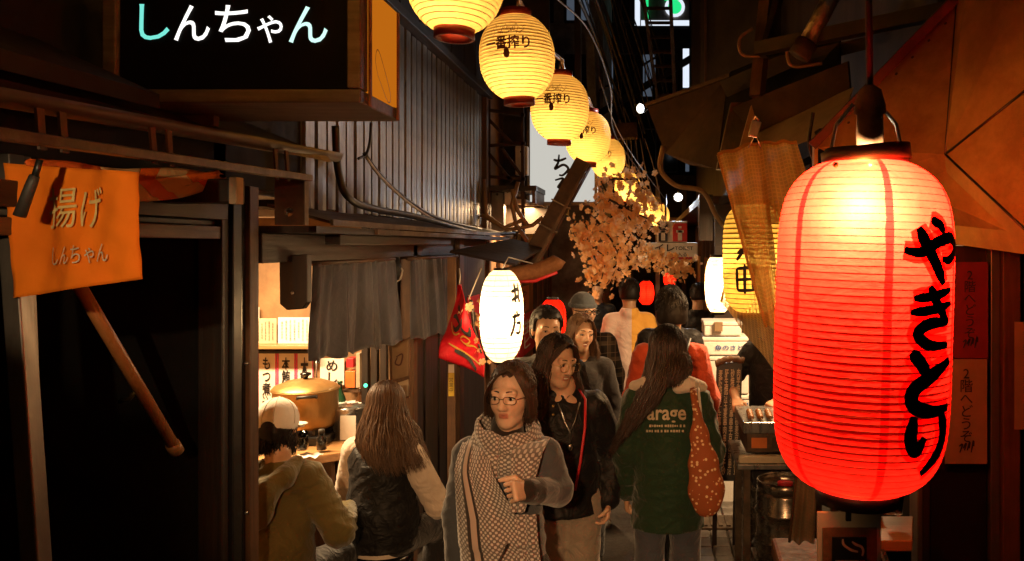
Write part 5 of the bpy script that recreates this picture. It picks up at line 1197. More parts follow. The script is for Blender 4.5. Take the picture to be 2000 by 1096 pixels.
# smoking sign and counters right of it
ss = thing('smoking_sign', 'tan hanging card with a black smoking pictogram below the red lantern', 'sign', at(1658, 1100, 1.75)); Ys = 1.75
a_, b_ = at(1596, 1180, Ys), at(1721, 1000, Ys); MB().box((a_.x, Ys, a_.z), (b_.x, Ys + .006, b_.z)).build('card', 'card_tan', ss, .002)
c_, d_ = at(1606, 1180, Ys), at(1712, 1030, Ys); MB().box((c_.x, Ys - .003, c_.z), (d_.x, Ys - .0005, d_.z)).build('inner_print', 'leather', ss)
c_, d_ = at(1624, 1170, Ys), at(1692, 1047, Ys); MB().box((c_.x, Ys - .006, c_.z), (d_.x, Ys - .0035, d_.z)).build('pictogram_ground', 'black', ss, .003)
mb = MB(); Wt = lambda x, z: at(x, z, Ys - .0075)
stroke(mb, [(1646,1053),(1648,1064),(1662,1074),(1676,1078)], 5, Wt, 6); stroke(mb, [(1664,1058),(1672,1064),(1682,1068),(1686,1076),(1684,1086)], 5, Wt, 6)
a2, b2 = at(1630, 1106, Ys), at(1676, 1092, Ys); mb.box((a2.x, Ys - .0076, a2.z), (b2.x, Ys - .007, b2.z)); mb.build('cigarette_print', 'cream', ss)
a2, b2 = at(1678, 1106, Ys), at(1688, 1092, Ys); MB().box((a2.x, Ys - .0076, a2.z), (b2.x, Ys - .007, b2.z)).build('ember_print', 'red', ss)
MB().cbox(at(1657, 1004, Ys - .004), (.012, .008, .03)).build('clip', 'black', ss, .002); MB().tube([at(1657, 995, Ys - .004), at(1660, 960, Ys)], .003, 6).build('string', 'black', ss)
rc = thing('stall_counter', 'worn wooden counter top behind the smoking sign', 'counter', at(1750, 1030, 2.2))
MB().prism([at(1690, 1008, 2.45), at(1784, 1008, 2.45), at(1782, 1056, 2.2), at(1690, 1056, 2.2)], (0, 0, -.03)).build('top', 'wood_light', rc, .003)
MB().box((at(1690,0,2.4).x, 2.4, 0), (at(1780,0,2.4).x, 2.44, at(0,1030,2.3).z - .04)).build('front', 'wood_dark_x', rc)
MB().beam(at(1722, 1075, 2.15), at(1745, 1130, 2.1), .012, .012).build('brace', 'steel', rc)
wc = thing('leather_stool', 'brown leather seat corner below the steel kegs', 'stool', at(1560, 1100, 2.3))
MB().prism([at(1506, 1048, 2.55), at(1620, 1050, 2.55), at(1620, 1110, 2.3), at(1524, 1110, 2.3)], (0, 0, -.06)).build('seat', 'leather', wc, .012)
MB().box((at(1530,0,2.5).x, 2.36, 0), (at(1545,0,2.5).x, 2.40, 1.0)).build('leg', 'steel_dirty', wc)
tc = at(1744, 1006, 2.35); tumbler('clear glass with ice on the counter under the red lantern', tc, .032, .07)
ic = thing('ice_cubes', 'ice in the clear glass on the stall counter', 'ice', tc)
for i in range(5): MB().cbox(tc + Vector((random.uniform(-.012,.012), random.uniform(-.012,.012), .02 + i*.009)), (.016,.016,.014), (random.random()*3, random.random()*3, 0)).build('cube_of_ice', 'glass', ic, .003)
tw = thing('crumpled_towel', 'crumpled pale towel beside the clear glass', 'towel', at(1690, 1000, 2.4))
MB().sheet(lambda u, v: at(1640 + 80*u, 1000 - 26*math.sin(PI*v)*(.5 + .5*math.sin(5*u + 1)), 2.38 + .1*v) + Vector((0, 0, .008*math.sin(17*u + 9*v))), 22, 12, .002).build('cloth', 'offwhite', tw)

# ------------------------------------------------------------------ signs, blossoms, wires
ts = thing('toilet_sign', 'grey toilet sign board with black lettering and red bar behind the blossoms', 'sign', at(1309, 512, 9.0)); Yt = 9.0
a_, b_ = at(1256, 511, Yt), at(1363, 474, Yt); MB().box((a_.x, Yt, a_.z), (b_.x, Yt + .03, b_.z)).build('board', 'white_paint', ts, .01)
a_, b_ = at(1284, 473, Yt), at(1342, 432, Yt); MB().box((a_.x, Yt + .002, a_.z), (b_.x, Yt + .03, b_.z)).build('picture_panel', 'white_paint', ts, .004)
for px0, px1, m in ((1286, 1304, 'navy'), (1314, 1342, 'red')): p, q = at(px0, 472, Yt), at(px1, 436, Yt); MB().box((p.x, Yt - .004, p.z), (q.x, Yt, q.z)).build('colour_field', m, ts)
mb = MB(); Wt = lambda x, z: at(x, z, Yt - .008)
for cx_ in (1295, 1328):
    mb = MB(); stroke(mb, [(cx_, 442), (cx_, 446)], 6, Wt, 4, (1,1)); stroke(mb, [(cx_-7, 452), (cx_+7, 452)], 5, Wt, 4, (1,1)); stroke(mb, [(cx_, 450), (cx_, 470)], 8, Wt, 4, (1,1))
    mb.build('person_pictogram', 'white_paint', ts)
mb = MB(); text_on(mb, 'トイレ', at(1290, 484, Yt - .006), (1,0,0), (0,0,1), .082, .02, width=.31); text_on(mb, 'TOILET', at(1336, 485, Yt - .006), (1,0,0), (0,0,1), .04, .01, width=.20); text_on(mb, '奥に入る', at(1322, 497, Yt - .006), (1,0,0), (0,0,1), .05, .01, width=.22); mb.build('lettering', 'ink', ts)
p, q = at(1270, 507, Yt), at(1352, 502, Yt); MB().box((p.x, Yt - .005, p.z), (q.x, Yt - .001, q.z)).build('red_bar', 'red', ts)
MB().tube([at(1300, 430, Yt + .02), at(1300, 380, Yt + .1)], .012, 6).build('hanger', 'black', ts)
def blossoms(label, name, twigs, Y, n, size, seed):
    rnd = random.Random(seed); t_ = thing(name, label, 'blossom', at(*twigs[0][0], Y)); tw_ = MB(); bl = MB(); ends = []
    for pts in twigs:
        P = [at(x, y_, Y + rnd.uniform(-.35, .35)) for x, y_ in pts]
        tw_.tube(P, lambda t: .011*(1 - .6*t), 6)
        for i in range(len(P) - 1): ends += [(P[i], P[i+1])]
    tw_.build('twigs', 'wood_dark_z', t_)
    for _ in range(n):
        a_, b_ = rnd.choice(ends); p = a_.lerp(b_, rnd.random()) + Vector((rnd.gauss(0, .06), rnd.gauss(0, .10), rnd.gauss(0, .06)))
        nrm = Vector((rnd.gauss(0, 1), rnd.gauss(-.7, 1), rnd.gauss(0, .8))).normalized(); u = nrm.orthogonal().normalized(); w = nrm.cross(u); s_ = size * rnd.uniform(.55, 1.35); a0 = rnd.random()*6
        for k in range(5):
            a = a0 + k*2*PI/5; d = u*math.cos(a) + w*math.sin(a); e = nrm.cross(d)
            bl.add([p, p + d*s_*.55 + e*s_*.38 + nrm*s_*.16, p + d*s_*.96 + e*s_*.22 + nrm*s_*.30, p + d*s_*.86 + nrm*s_*.28, p + d*s_*.96 - e*s_*.22 + nrm*s_*.30, p + d*s_*.55 - e*s_*.38 + nrm*s_*.16], [(0,1,2,3),(0,3,4,5)])
    stuff(bl.build('blossoms', 'blossom', t_, 0, False))
blossoms('orange lit artificial cherry blossom spray hanging below the amber lanterns', 'blossom_spray',
    [[(1175,355),(1205,420),(1190,480),(1175,545)], [(1120,440),(1150,470),(1160,505),(1210,540)], [(1165,430),(1195,470),(1215,510),(1185,555)], [(1170,380),(1225,420),(1250,455)], [(1165,400),(1130,455)], [(1210,430),(1250,470),(1240,520)], [(1195,350),(1245,350),(1260,400)], [(1160,500),(1170,530),(1150,548)], [(1190,390),(1250,420),(1290,440)], [(1140,470),(1180,500)], [(1185,440),(1215,470)]], 7.2, 1050, .029, 1)
blossoms('duller far blossom spray under the toilet sign', 'blossom_spray', [[(1290,505),(1320,525),(1350,515)], [(1300,520),(1330,545)], [(1255,490),(1290,510)]], 8.6, 230, .03, 2)
blossoms('few blossoms caught beside the white lantern', 'blossom_spray', [[(920,588),(925,640),(940,690)], [(925,610),(935,660)]], 5.0, 42, .024, 3)
def wire(label, pts, r, mat, name='cable'):
    P = [Vector(p) for p in pts]; C = []; Pp = [2*P[0]-P[1]] + P + [2*P[-1]-P[-2]]
    for i in range(1, len(Pp) - 2):
        for t in np.linspace(0, 1, 8, endpoint=(i == len(Pp) - 3)):
            a, b, c, d = Pp[i-1:i+3]; C.append(.5*((2*b) + (c-a)*t + (2*a-5*b+4*c-d)*t*t + (-a+3*b-3*c+d)*t**3))
    return tag(MB().tube(C, r, 6).build(name, mat), label, 'cable')
wire('black cable bundle drooping across the metal siding', [at(712,300,4.2), at(745,345,4.4), at(800,395,4.9), at(860,428,5.6), at(940,448,7.2)], .012, 'cable')
wire('grey cable running just above the drooping black bundle', [at(715,308,4.19), at(750,352,4.4), at(806,402,4.9), at(862,434,5.55), at(930,452,7.0)], .007, 'cable_white')
wire('black pipe bending down the siding corner then along the eave', [at(655,246,3.75), at(660,330,3.78), at(680,385,3.8), at(730,408,4.2), at(820,425,5.0), at(940,455,6.8), at(1010,455,7.6)], .018, 'cable')
wire('dark drop wire down the siding from the sign box', [at(725,240,3.9), at(722,280,4.0), at(714,302,4.15), at(700,310,4.1)], .007, 'cable')
wire('pale wire drooping past the fifth amber lantern', [at(1080,-10,6), at(1150,60,7), at(1192,170,8), at(1200,260,9), at(1260,350,10)], .008, 'cable_white')
wire('thin white wire curving down beside the cross beam', [at(1170,150,8), at(1200,240,8.5), at(1240,310,9), at(1300,390,10)], .006, 'cable_white')
wire('brown flex looping under the rusty canopy', [at(1296,285,4.3), at(1290,330,4.3), at(1320,362,4.25), at(1372,374,4.2), at(1398,420,4.2), at(1420,450,4.2)], .014, 'cable_tan')
wire('pale loop of cable on the roof strut', [at(1470,56,3.45), at(1445,75,3.45), at(1448,105,3.45), at(1480,110,3.45), at(1520,98,3.45), at(1560,100,3.45)], .007, 'cable_tan')
wire('brown bent tube on the dark right wall', [at(1538,70,3.3), at(1538,112,3.3), at(1552,130,3.3), at(1605,124,3.3)], .007, 'cable_tan')
wire('black cable hanging beside the hood edge', [at(1588,220,2.7), at(1580,280,2.7), at(1590,320,2.7), at(1575,345,2.7)], .006, 'cable')
rnd = random.Random(11)
for i in range(16):
    x0 = 1120 + i*9 + rnd.uniform(-8, 8); x1 = 1215 + i*7 + rnd.uniform(-14, 14)
    wire('dark overhead wire, one of the bundle crossing to the far tower', [at(x0, -30, 7 + .2*i), at((x0+x1)/2 + rnd.uniform(-8, 8), 95 + rnd.uniform(0, 25), 9 + .2*i), at(x1, 255 + rnd.uniform(-30, 40), 13 + .2*i)], rnd.choice((.008, .012, .02)), 'cable', 'overhead_wire')['group'] = 'overhead wires down the alley'
for i in range(7):
    wire('fine grey wire hanging below the cross beam', [at(1205 + i*9, 270, 12.0), at(1212 + i*10 + rnd.uniform(-6,6), 330, 12.0), at(1222 + i*12 + rnd.uniform(-8,8), 410, 12.0)], .008, 'cable_white', 'hanging_wire')['group'] = 'fine wires under the cross beam'
# ------------------------------------------------------------------ people
def V3(*a): return np.array(a, float)
def rotm(x=0, y=0, z=0): return np.array(Euler((x, y, z)).to_matrix())
def smooth(a, b, x): t = np.clip((x - a) / (b - a), 0, 1); return t*t*(3 - 2*t)
def folds(amp, seed, dirs=4, f=42.):
    amp = amp * 1.5
    rnd = np.random.RandomState(seed); D = rnd.normal(size=(dirs, 3)); D /= np.linalg.norm(D, axis=1)[:, None]; P = rnd.uniform(0, 6, (dirs, 3))
    def fn(x, y, z):
        s = 0
        for d, p in zip(D, P):
            w = x*d[0] + y*d[1] + z*d[2]*1.3; w2 = x*d[1] - z*d[0] + y*d[2]
            s = s + np.abs(np.sin(w*f + 2.2*np.sin(w2*f*.45 + p[0]) + p[1])) * (.5 + .5*np.sin(w2*f*.3 + p[2]))
        return amp * (s / dirs - .3)
    return fn

class Person:
    """one figure: joints in metres for a height of 1.65, facing -Y, scaled to H and turned by yaw about its feet"""
    def __init__(s, label, X, Y, yaw, H, group=None, head=(0,0,0), lean=0., headoff=(0,0,0), skin=(.50,.29,.18), h=.008, z0=0.):
        s.k = H / 1.65; s.h = h; s.skin = np.array(skin)
        s.root = thing('person', label, 'person', (X, Y, z0), group)
        s.T = np.array(Matrix.Translation((X, Y, z0)) @ Matrix.Rotation(yaw, 4, 'Z') @ Matrix.Scale(s.k, 4))
        s.lean = lean
        s.neck = V3(0, .015 - lean, 1.385); s.hc = V3(0, -.012 - lean*1.15, 1.535) + V3(*headoff)
        s.Rh = rotm(*head)
        s.j = {}
        for sd, n in ((-1, 'R'), (1, 'L')):              # L is +x: picture right when facing the camera
            s.j['sh'+n] = V3(sd*.150, .012 - lean*.9, 1.305); s.j['el'+n] = V3(sd*.215, .03 - lean*.5, 1.065); s.j['wr'+n] = V3(sd*.205, -.03 - lean*.2, .835)
            s.j['hip'+n] = V3(sd*.085, 0, .86); s.j['kn'+n] = V3(sd*.09, -.015, .47); s.j['an'+n] = V3(sd*.09, .02, .085); s.j['toe'+n] = V3(sd*.10, -.13, .03)
        s.hand = {'L': (None, 35), 'R': (None, 35)}
    def hp(s, *v): return s.hc + s.Rh @ V3(*v)
    def w(s, p): return Vector((s.T @ np.append(np.array(p, float), 1))[:3])
    def set(s, **kw):
        for k, v in kw.items(): s.j[k] = V3(*v)
        return s
    def obj(s, name, VF, mat, parent=None, colors=None): return field_obj(name, VF, mat, parent or s.root, s.T, colors)
    def mb(s, mb, name, mat, parent=None):
        A = np.array(mb.v) @ s.T[:3, :3].T + s.T[:3, 3]; mb.v = [tuple(p) for p in A]
        return mb.build(name, mat, parent or s.root, 0, True)
    def body(s, face=True, smile=0., male=False, hands=True):
        F = Field(s.h); j = s.j; L = s.lean
        F.chain([(0,0,.88), (0,-L*.4,1.05), (0,-L*.85,1.24)], [.125,.105,.125], .05, (1,1.35,1)); F.cap(j['shL']*V3(.8,1,1), j['shR']*V3(.8,1,1), .045, k=.04)
        F.chain([s.neck - V3(0,0,.06), s.neck + V3(0,-.005,.03), s.hp(0,.018,-.075)], [.062,.05,.05], .03)
        for n in 'LR':
            F.chain([j['sh'+n], j['el'+n], j['wr'+n]], [.05,.038,.027], .02); F.chain([j['hip'+n], j['kn'+n], j['an'+n]], [.085,.055,.038], .03); F.cap(j['an'+n], j['toe'+n], .035, .03)
            if hands: s.add_hand(F, n)
        e = lambda c, r, k=.02, sub=False, rz=None: F.ell(s.hp(*c), r, k, s.Rh if rz is None else s.Rh @ rz, sub)
        e((0,.018,.030), (.074,.092,.084), .02); e((0,-.022,-.030), (.054 if not male else .058,.066,.076), .03)
        F.cap(s.hp(0,-.056,-.091), s.hp(0,-.050,-.086), .019 if not male else .023, k=.03)
        for x in (-1, 1):
            F.cap(s.hp(x*.043,.005,-.05), s.hp(x*.016,-.050,-.086), .017, .014, .022)
            e((x*.036,-.044,-.018), (.024,.028,.028), .03); e((x*.076,.012,-.006), (.009,.019,.031), .006, rz=rotm(0,0,x*.35))
        if face:
            F.cap(s.hp(-.040,-.076,.030), s.hp(.040,-.076,.030), .010, k=.02)
            for x in (-1, 1):
                e((x*.031,-.099,.011), (.018,.014,.010), .012, True); F.cap(s.hp(x*.011,-.092,-.029), s.hp(x*.011,-.094,-.027), .0075, k=.01)
                F.cap(s.hp(x*.022,-.0845,.0135), s.hp(x*.040,-.079,.0135), .0065, .006, k=.006)
            F.chain([s.hp(0,-.083,.022), s.hp(0,-.094,-.004), s.hp(0,-.1055,-.022)], [.0085,.009,.0115], .014)
            F.cap(s.hp(-.016,-.0785,-.0515), s.hp(.016,-.0785,-.0515), .0046, k=.008); F.cap(s.hp(-.012,-.0785,-.0605), s.hp(.012,-.0785,-.0605), .0054, k=.008)
            e((0,-.089,-.0558), (.021,.006,.0016), .004, True)
        V, Q = F.mesh(); q = (V - s.hc) @ s.Rh
        c = np.tile(s.skin, (len(V), 1))
        if face:
            x, y, z = q.T; fr = y < -.055
            lipw = .0225 - .25*np.abs(z + .056); m = fr * smooth(lipw, lipw - .006, np.abs(x)) * smooth(-.070, -.065, z) * smooth(-.044, -.048, z)
            c = c*(1 - m[:, None]) + np.array((.44,.17,.12))*m[:, None]
            m = fr * np.exp(-((np.abs(x) - .04)**2 + (z + .025)**2) / .0006) * .35; c = c*(1 - m[:, None]) + np.array((.50,.20,.12))*m[:, None]
        b = s.obj('body', (V, Q), 'skin', None, c)
        if face:
            mb = MB(); mb.tube([s.hp(x_, -.0845 + 14*x_*x_, -.0558 + (10*x_*x_ if smile else 2*x_*x_)) for x_ in np.linspace(-.020, .020, 9)], lambda t: .0012 if not smile else .0018, 5); s.mb(mb, 'mouth_line', 'ink_brown', b)
            for x in (-1, 1):
                mb = MB(); Rm = Matrix(s.Rh.tolist())
                mb.ball(s.hp(x*.031,-.0832,.0080), (.0140,.0065,.0066 if smile < .5 else .0046), 12, 8, Rm); eye = s.mb(mb, 'eye', 'eye_white', b)
                mb = MB(); mb.ball(s.hp(x*.031,-.0885,.0080), (.0062,.0025,.0062 if smile < .5 else .0042), 10, 6, Rm); s.mb(mb, 'iris', 'iris', eye)
                mb = MB(); mb.tube([s.hp(x*(.031 + d), -.0905 + 9*d*d + (.2*abs(d)), .0148 - 14*d*d) for d in np.linspace(-.0155, .0155, 7)], .0016, 6); s.mb(mb, 'eyelash', 'hair_black', b)
                mb = MB(); mb.tube([s.hp(x*t_, -.0905 + (t_-.015)*.36, .0335 + .0035*math.sin((t_-.014)/.034*PI) - .06*(t_-.014)) for t_ in np.linspace(.014, .048, 7)], lambda t: .0030*(1 - .55*t), 6); s.mb(mb, 'eyebrow', 'hair_black', b)
        return b
    def add_hand(s, F, n, size=1.):
        sd = 1 if n == 'L' else -1; w = s.j['wr'+n]; e = s.j['el'+n]; d = (w - e) / np.linalg.norm(w - e)
        spec, curl = s.hand[n]
        nrm = V3(-sd, 0, 0) if spec is None else V3(*spec)          # palm faces
        nrm = nrm - d * (nrm @ d); nrm /= np.linalg.norm(nrm); lat = np.cross(d, nrm)
        if spec is None and lat[1] > 0: lat = -lat                  # thumb forward
        elif spec is not None and lat[2] < 0: lat = -lat               # thumb uppermost
        pc = w + d*.05
        for t in np.linspace(-.028, .028, 4): F.cap(w + d*.012 + lat*t*.6, w + d*.085 + lat*t, .014, .011, .012)
        for i, (t, l) in enumerate(((.030,.072), (.010,.080), (-.010,.075), (-.030,.058))):
            p = w + d*.085 + lat*t; dd = d; a = 0
            for k, q in enumerate((.45, .32, .25)):
                a += math.radians(curl * (1.0 + .12*i) * (1, 1.1, .8)[k]); dd = d*math.cos(a) + nrm*math.sin(a); p2 = p + dd*l*q; F.cap(p, p2, .0084 - .0008*k, .0078 - .0008*k, .0015); p = p2
        p = w + d*.03 + lat*.026; a = V3(*(lat*.75 + d*.65 + nrm*.35)); a /= np.linalg.norm(a); p2 = p + a*.035; F.cap(p, p2, .0125, .0105, .01)
        a2 = d*.8 + nrm*(.3 + curl*.01) + lat*.05; a2 /= np.linalg.norm(a2); p3 = p2 + a2*.03; F.cap(p2, p3, .0105, .0095, .006); F.cap(p3, p3 + (a2*.7 + nrm*.4)*.022, .0095, .008, .006)
    # ---- clothes
    def top(s, name, mat, hem=.80, bulk=1., sleeve=1., amp=.006, seed=0, cuff=1., collar=.0, arms='LR', vneck=None, shorts=False, band=None, mat2=None):
        F = Field(s.h); j = s.j; L = s.lean
        F.chain([(0,0,hem - .1), (0,-L*.3,.98), (0,-L*.85,1.21)], [.172*bulk,.148*bulk,.143*bulk], .05, (1,1.26,1))
        for n in 'LR':
            q = j['sh'+n]; sd = 1 if n == 'L' else -1
            F.cap(s.neck + V3(sd*.035,.008,-.035), q + V3(-sd*.012,0,-.008), .052, .060*(.6+.4*bulk), .035)
        for n in arms:
            a, b, c = j['sh'+n], j['el'+n], j['wr'+n]
            if shorts: F.cap(a, a + (b-a)*.72, .064, .066, .03)
            else:
                F.cap(a, b, .062*sleeve, .056*sleeve, .03); F.cap(b, c - (c-b)*.02, .056*sleeve, .044*sleeve, .025)
        if collar: F.cap(s.neck + V3(0,.02,-.01), s.neck + V3(0,.015,collar - .02), .078, .074, .02)
        f = folds(amp, seed)
        F.cut(lambda X, Y, Z: hem - Z if not shorts else hem - Z)
        if collar or True:
            zc = s.neck[2] + (collar or .0)
            F.cut(lambda X, Y, Z: np.where((np.abs(X) < .13), Z - zc - .0*Y, -1.))
        return s.obj(name, F.mesh(f), mat)
    def trousers(s, mat, wide=1., amp=.006, seed=3, top=.98):
        F = Field(s.h * 1.2); j = s.j
        F.cap((0,0,.90), (0,0,.99), .135, .13, .05, (1,1.25,1))
        for n in 'LR': F.chain([j['hip'+n], j['kn'+n], j['an'+n] + V3(0,0,.02)], [.094*wide,.076*wide,.068*wide], .04)
        return s.obj('trousers', F.mesh(folds(amp, seed, f=22)), mat)
    def shoes(s, mat):
        for n in 'LR':
            F = Field(s.h); a, t = s.j['an'+n], s.j['toe'+n]; d = t - a; d[2] = 0; d /= np.linalg.norm(d)
            F.chain([a + V3(0,0,-.03) - d*.02, (a+t)/2 + V3(0,0,-.005), t + V3(0,0,.012)], [.042,.040,.034], .02); F.cap(a + V3(0,0,.03), a, .043, .042, .02)
            zf = min(t[2], a[2]) - .028; F.cut(lambda X, Y, Z: zf - Z)
            s.obj('shoe', F.mesh(), mat)
    # ---- hair
    def scalp(s, mat, vol=.010, brow=.086, back=-.06, side=-.03, name='hair', h=None):
        """short hair: a shell over the skull, open at the face"""
        F = Field(h or s.h*.8); F.ell(s.hp(0,.020,.034), (.076+vol,.094+vol,.088+vol*1.2), .02, s.Rh)
        F.ell(s.hp(0,.045,-.02), (.068+vol,.070+vol*.6,.075), .03, s.Rh)
        R_, c = s.Rh, s.hc
        def cut(X, Y, Z):
            x, y, z = [(X-c[0])*R_[0,i] + (Y-c[1])*R_[1,i] + (Z-c[2])*R_[2,i] for i in range(3)]
            line = np.where(y < -.02, brow + .0*x - .25*np.maximum(np.abs(x) - .045, 0)*8*.3, np.where(y < .03, side, back)) + .004*np.sin(x*260) * (y < 0)
            return (line - z) * .8
        F.cut(cut); o = s.obj(name, F.mesh(folds(.002, 5, 3, 90)), mat)
        rnd = random.Random(9); mb = MB()
        for i in range(620 if s.h < .01 else 320):
            az = rnd.uniform(0, 2*PI); th = rnd.uniform(.05, 1.5); fr = math.sin(az) < -.35
            if fr: th = min(th, .50)
            A = (.076+vol, .094+vol, .088+vol*1.2); P = []
            for t in np.linspace(0, 1, 4):
                a2, t2 = az + .25*t*rnd.uniform(-1, 1), th + .33*t; q = 1.0 + .05*math.sin(PI*t)*rnd.uniform(.3, 1.2)
                P.append(s.hp(A[0]*math.cos(a2)*math.sin(t2)*q, .020 + A[1]*math.sin(a2)*math.sin(t2)*q, .034 + A[2]*math.cos(t2)*q))
            mb.tube(P, lambda t: .0034*(1 - .8*t), 4, False, .6)
        s.mb(mb, 'hair_tufts', mat, o); return o
    def locks(s, mat, n, length, face=.95, seed=0, drift=(0,0), r=.007, vol=.012, part=0., flare=.10, under=True, wave=.006, spread=1., tie=None):
        """long hair: tapered locks from the parting over the skull and down"""
        n = int(n*3.6); r = r*.42; rnd = random.Random(seed); mb = MB(); C = V3(0, .018, .030); A = V3(.076+vol, .094+vol, .086+vol)
        for i in range(n):
            ph = rnd.uniform(face, 2*PI - face) if face > 0 else rnd.uniform(0, 2*PI)      # 0 = face (-Y)
            az = -PI/2 + ph; q = rnd.uniform(.80, 1.03); ln = length(ph) * rnd.uniform(.86, 1.04)
            th0 = rnd.uniform(.02, .9); P = []; loc = None
            for t in np.linspace(th0, 1.72, 7):
                st, ct = math.sin(min(t, PI/2)), math.cos(t)
                loc = C + V3(A[0]*math.cos(az)*st*q + part*(1 - st), A[1]*math.sin(az)*st*q, A[2]*ct*q)
                P.append(s.hp(*loc))
            base = P[-1]; out = s.Rh @ V3(math.cos(az), math.sin(az), 0); ph2 = rnd.uniform(0, 6); m = 8
            for k in range(1, m + 1):
                t = k / m; d = ln * t
                P.append(base + out*flare*smooth(0, .7, t)*.45 + V3(drift[0]*t*t*ln, drift[1]*t*ln, -d) + V3(math.sin(ph2 + t*7)*wave, math.cos(ph2 + t*6)*wave, 0) + V3(rnd.gauss(0, .0022), rnd.gauss(0, .0022), 0)*spread*(3. if i % 17 == 0 else 1.))
            rr = r * rnd.uniform(.6, 1.25); mb.tube(P, lambda t, rr=rr: rr * (1 - .15*t) * (1 if t < .8 else max(.12, 1 - (t-.8)/.2*.88)), 4, False, .7)
        return s.mb(mb, 'hair', mat)
    def glasses(s, mat='black_gloss', r=(.026,.017), z=.008, rim=.0016):
        t_ = MB()
        for x in (-1, 1):
            P = [s.hp(x*.033 + r[0]*math.copysign(abs(math.cos(a))**.7, math.cos(a)), -.104, z + r[1]*math.copysign(abs(math.sin(a))**.7, math.sin(a))) for a in np.linspace(0, 2*PI, 25)]
            t_.tube(P, rim, 6, False); t_.tube([s.hp(x*.060,-.103,z+.006), s.hp(x*.076,-.05,z+.004), s.hp(x*.080,.01,z+.004)], rim, 6)
        t_.tube([s.hp(-.008,-.104,z+.004), s.hp(0,-.108,z+.006), s.hp(.008,-.104,z+.004)], rim, 6)
        return s.mb(t_, 'glasses', mat)
    def strap(s, name, pts, wd, mat, th=.004):
        P = [V3(*p) for p in pts]; mb = MB()
        mb.tube([tuple(p) for p in P], wd/2, 8, True, th*2/wd); return s.mb(mb, name, mat)

def parted(p, mat, n=150, cx=0., low=-.06):
    mb = MB(); rnd = random.Random(4)
    for i in range(n):
        sg_ = -1 if i % 2 else 1; t0 = rnd.random(); q = 1 + .05*rnd.random(); y0 = -.075 + .10*rnd.random()
        mb.tube([p.hp(cx + sg_*.003, y0, .118 - .3*abs(y0 - .0)*.3), p.hp(cx + sg_*(.028 + .012*t0), y0 - .012, .104 - .012*t0), p.hp(sg_*(.060 + .01*t0)*q, y0*.9 - .004, .060 - .02*t0), p.hp(sg_*(.080 + .006*t0)*q, y0*.75, .0), p.hp(sg_*(.084 + .006*t0)*q, y0*.62 + .004, low)], .0027, 4, False, .7)
    p.mb(mb, 'fringe', mat)
def smile_teeth(p, w=.015):
    mb = MB(); mb.ball(p.hp(0,-.0830,-.0555), (w,.004,.0040), 12, 6, Matrix(p.Rh.tolist())); p.mb(mb, 'teeth', 'paper_white')

# ---- 1: woman in the checked scarf, coming towards the camera
p = Person('woman with glasses in a grey coat and dotted taupe scarf, nearest walker', -.545, 3.1, R(-3), 1.615, None, (R(2), 0, R(-8)), 0, (.022,0,0), (.70,.47,.34), .0045)
p.set(elL=(.200,.01,1.165), wrL=(.122,-.190,1.225), elR=(-.200,.05,1.06), wrR=(-.19,.0,.82))
p.hand = {'L': ((-.9,.0,-.25), 82), 'R': (None, 30)}
p.body(); p.glasses('black_gloss', (.025,.0145), .006, .0011)
p.scalp('hair_dark_brown', .010, .088, -.075, -.035)
p.locks('hair_dark_brown', 150, lambda a: .10 + .03*abs(math.sin(a)), 1.05, 1, (0,.10), .006, .006, .012, .0)
parted(p, 'hair_dark_brown', 200, .012, -.07)
p.top('coat', 'coat_grey', .56, .97, 1.06, .010, 4, collar=.0)
p.trousers('dark_trousers'); p.shoes('black')
for z_ in (.86, .74):
    mb = MB(); mb.tube([(.12, -.150, z_), (.16, -.138, z_ + .012), (.195, -.112, z_ + .02)], .006, 6); p.mb(mb, 'pocket_welt', 'coat_grey')
F = Field(.006); F.cap(p.j['wrL'] + (p.j['elL'] - p.j['wrL'])*.22, p.j['wrL'] + (p.j['elL'] - p.j['wrL'])*-.02, .049, .043, .01); p.obj('cuff', F.mesh(folds(.004, 2)), 'black_knit')
F = Field(.006); F.cap(p.neck + V3(0,.01,-.03), p.neck + V3(0,-.002,.035), .068, .062, .02); p.obj('turtleneck', F.mesh(folds(.003, 2)), 'black_knit')
def scarf_part(fn, w, l, nu=18, nv=40, u0=0.):
    mb = MB(); mb.sheet(fn, nu, nv, .005); mb.uv = [(u0 + u*w, v*l) for u, v in mb.uv]; p.mb(mb, 'scarf', 'scarf')
def front(x, z): return -.132 - .030*math.exp(-((x)/.10)**2) - .012*math.sin(24*x + 3*z) + .06*max(0, abs(x) - .10)*3 - (.012 if z > 1.0 else 0)
# loops round the neck
for r_, z_, tilt, wd, ph in ((.100, 1.395, .30, .085, 0), (.116, 1.350, .42, .085, 1.4)):
    def loop(u, v, r_=r_, z_=z_, tilt=tilt, wd=wd, ph=ph):
        a = 2*PI*v; b = (u - .5)*wd; bul = .014*math.cos((u-.5)*PI)
        return ((r_ + bul + .004*math.sin(5*a + ph + 9*u))*math.sin(a)*1.05, -(r_ + bul + .014 + .005*math.sin(3*a + ph))*math.cos(a) + .012, z_ + b - tilt*.10*math.cos(a) - .012*math.sin(a + ph) + .006*math.sin(7*a + 4*u))
    scarf_part(loop, wd*1.3, .70, 10, 48, .12)
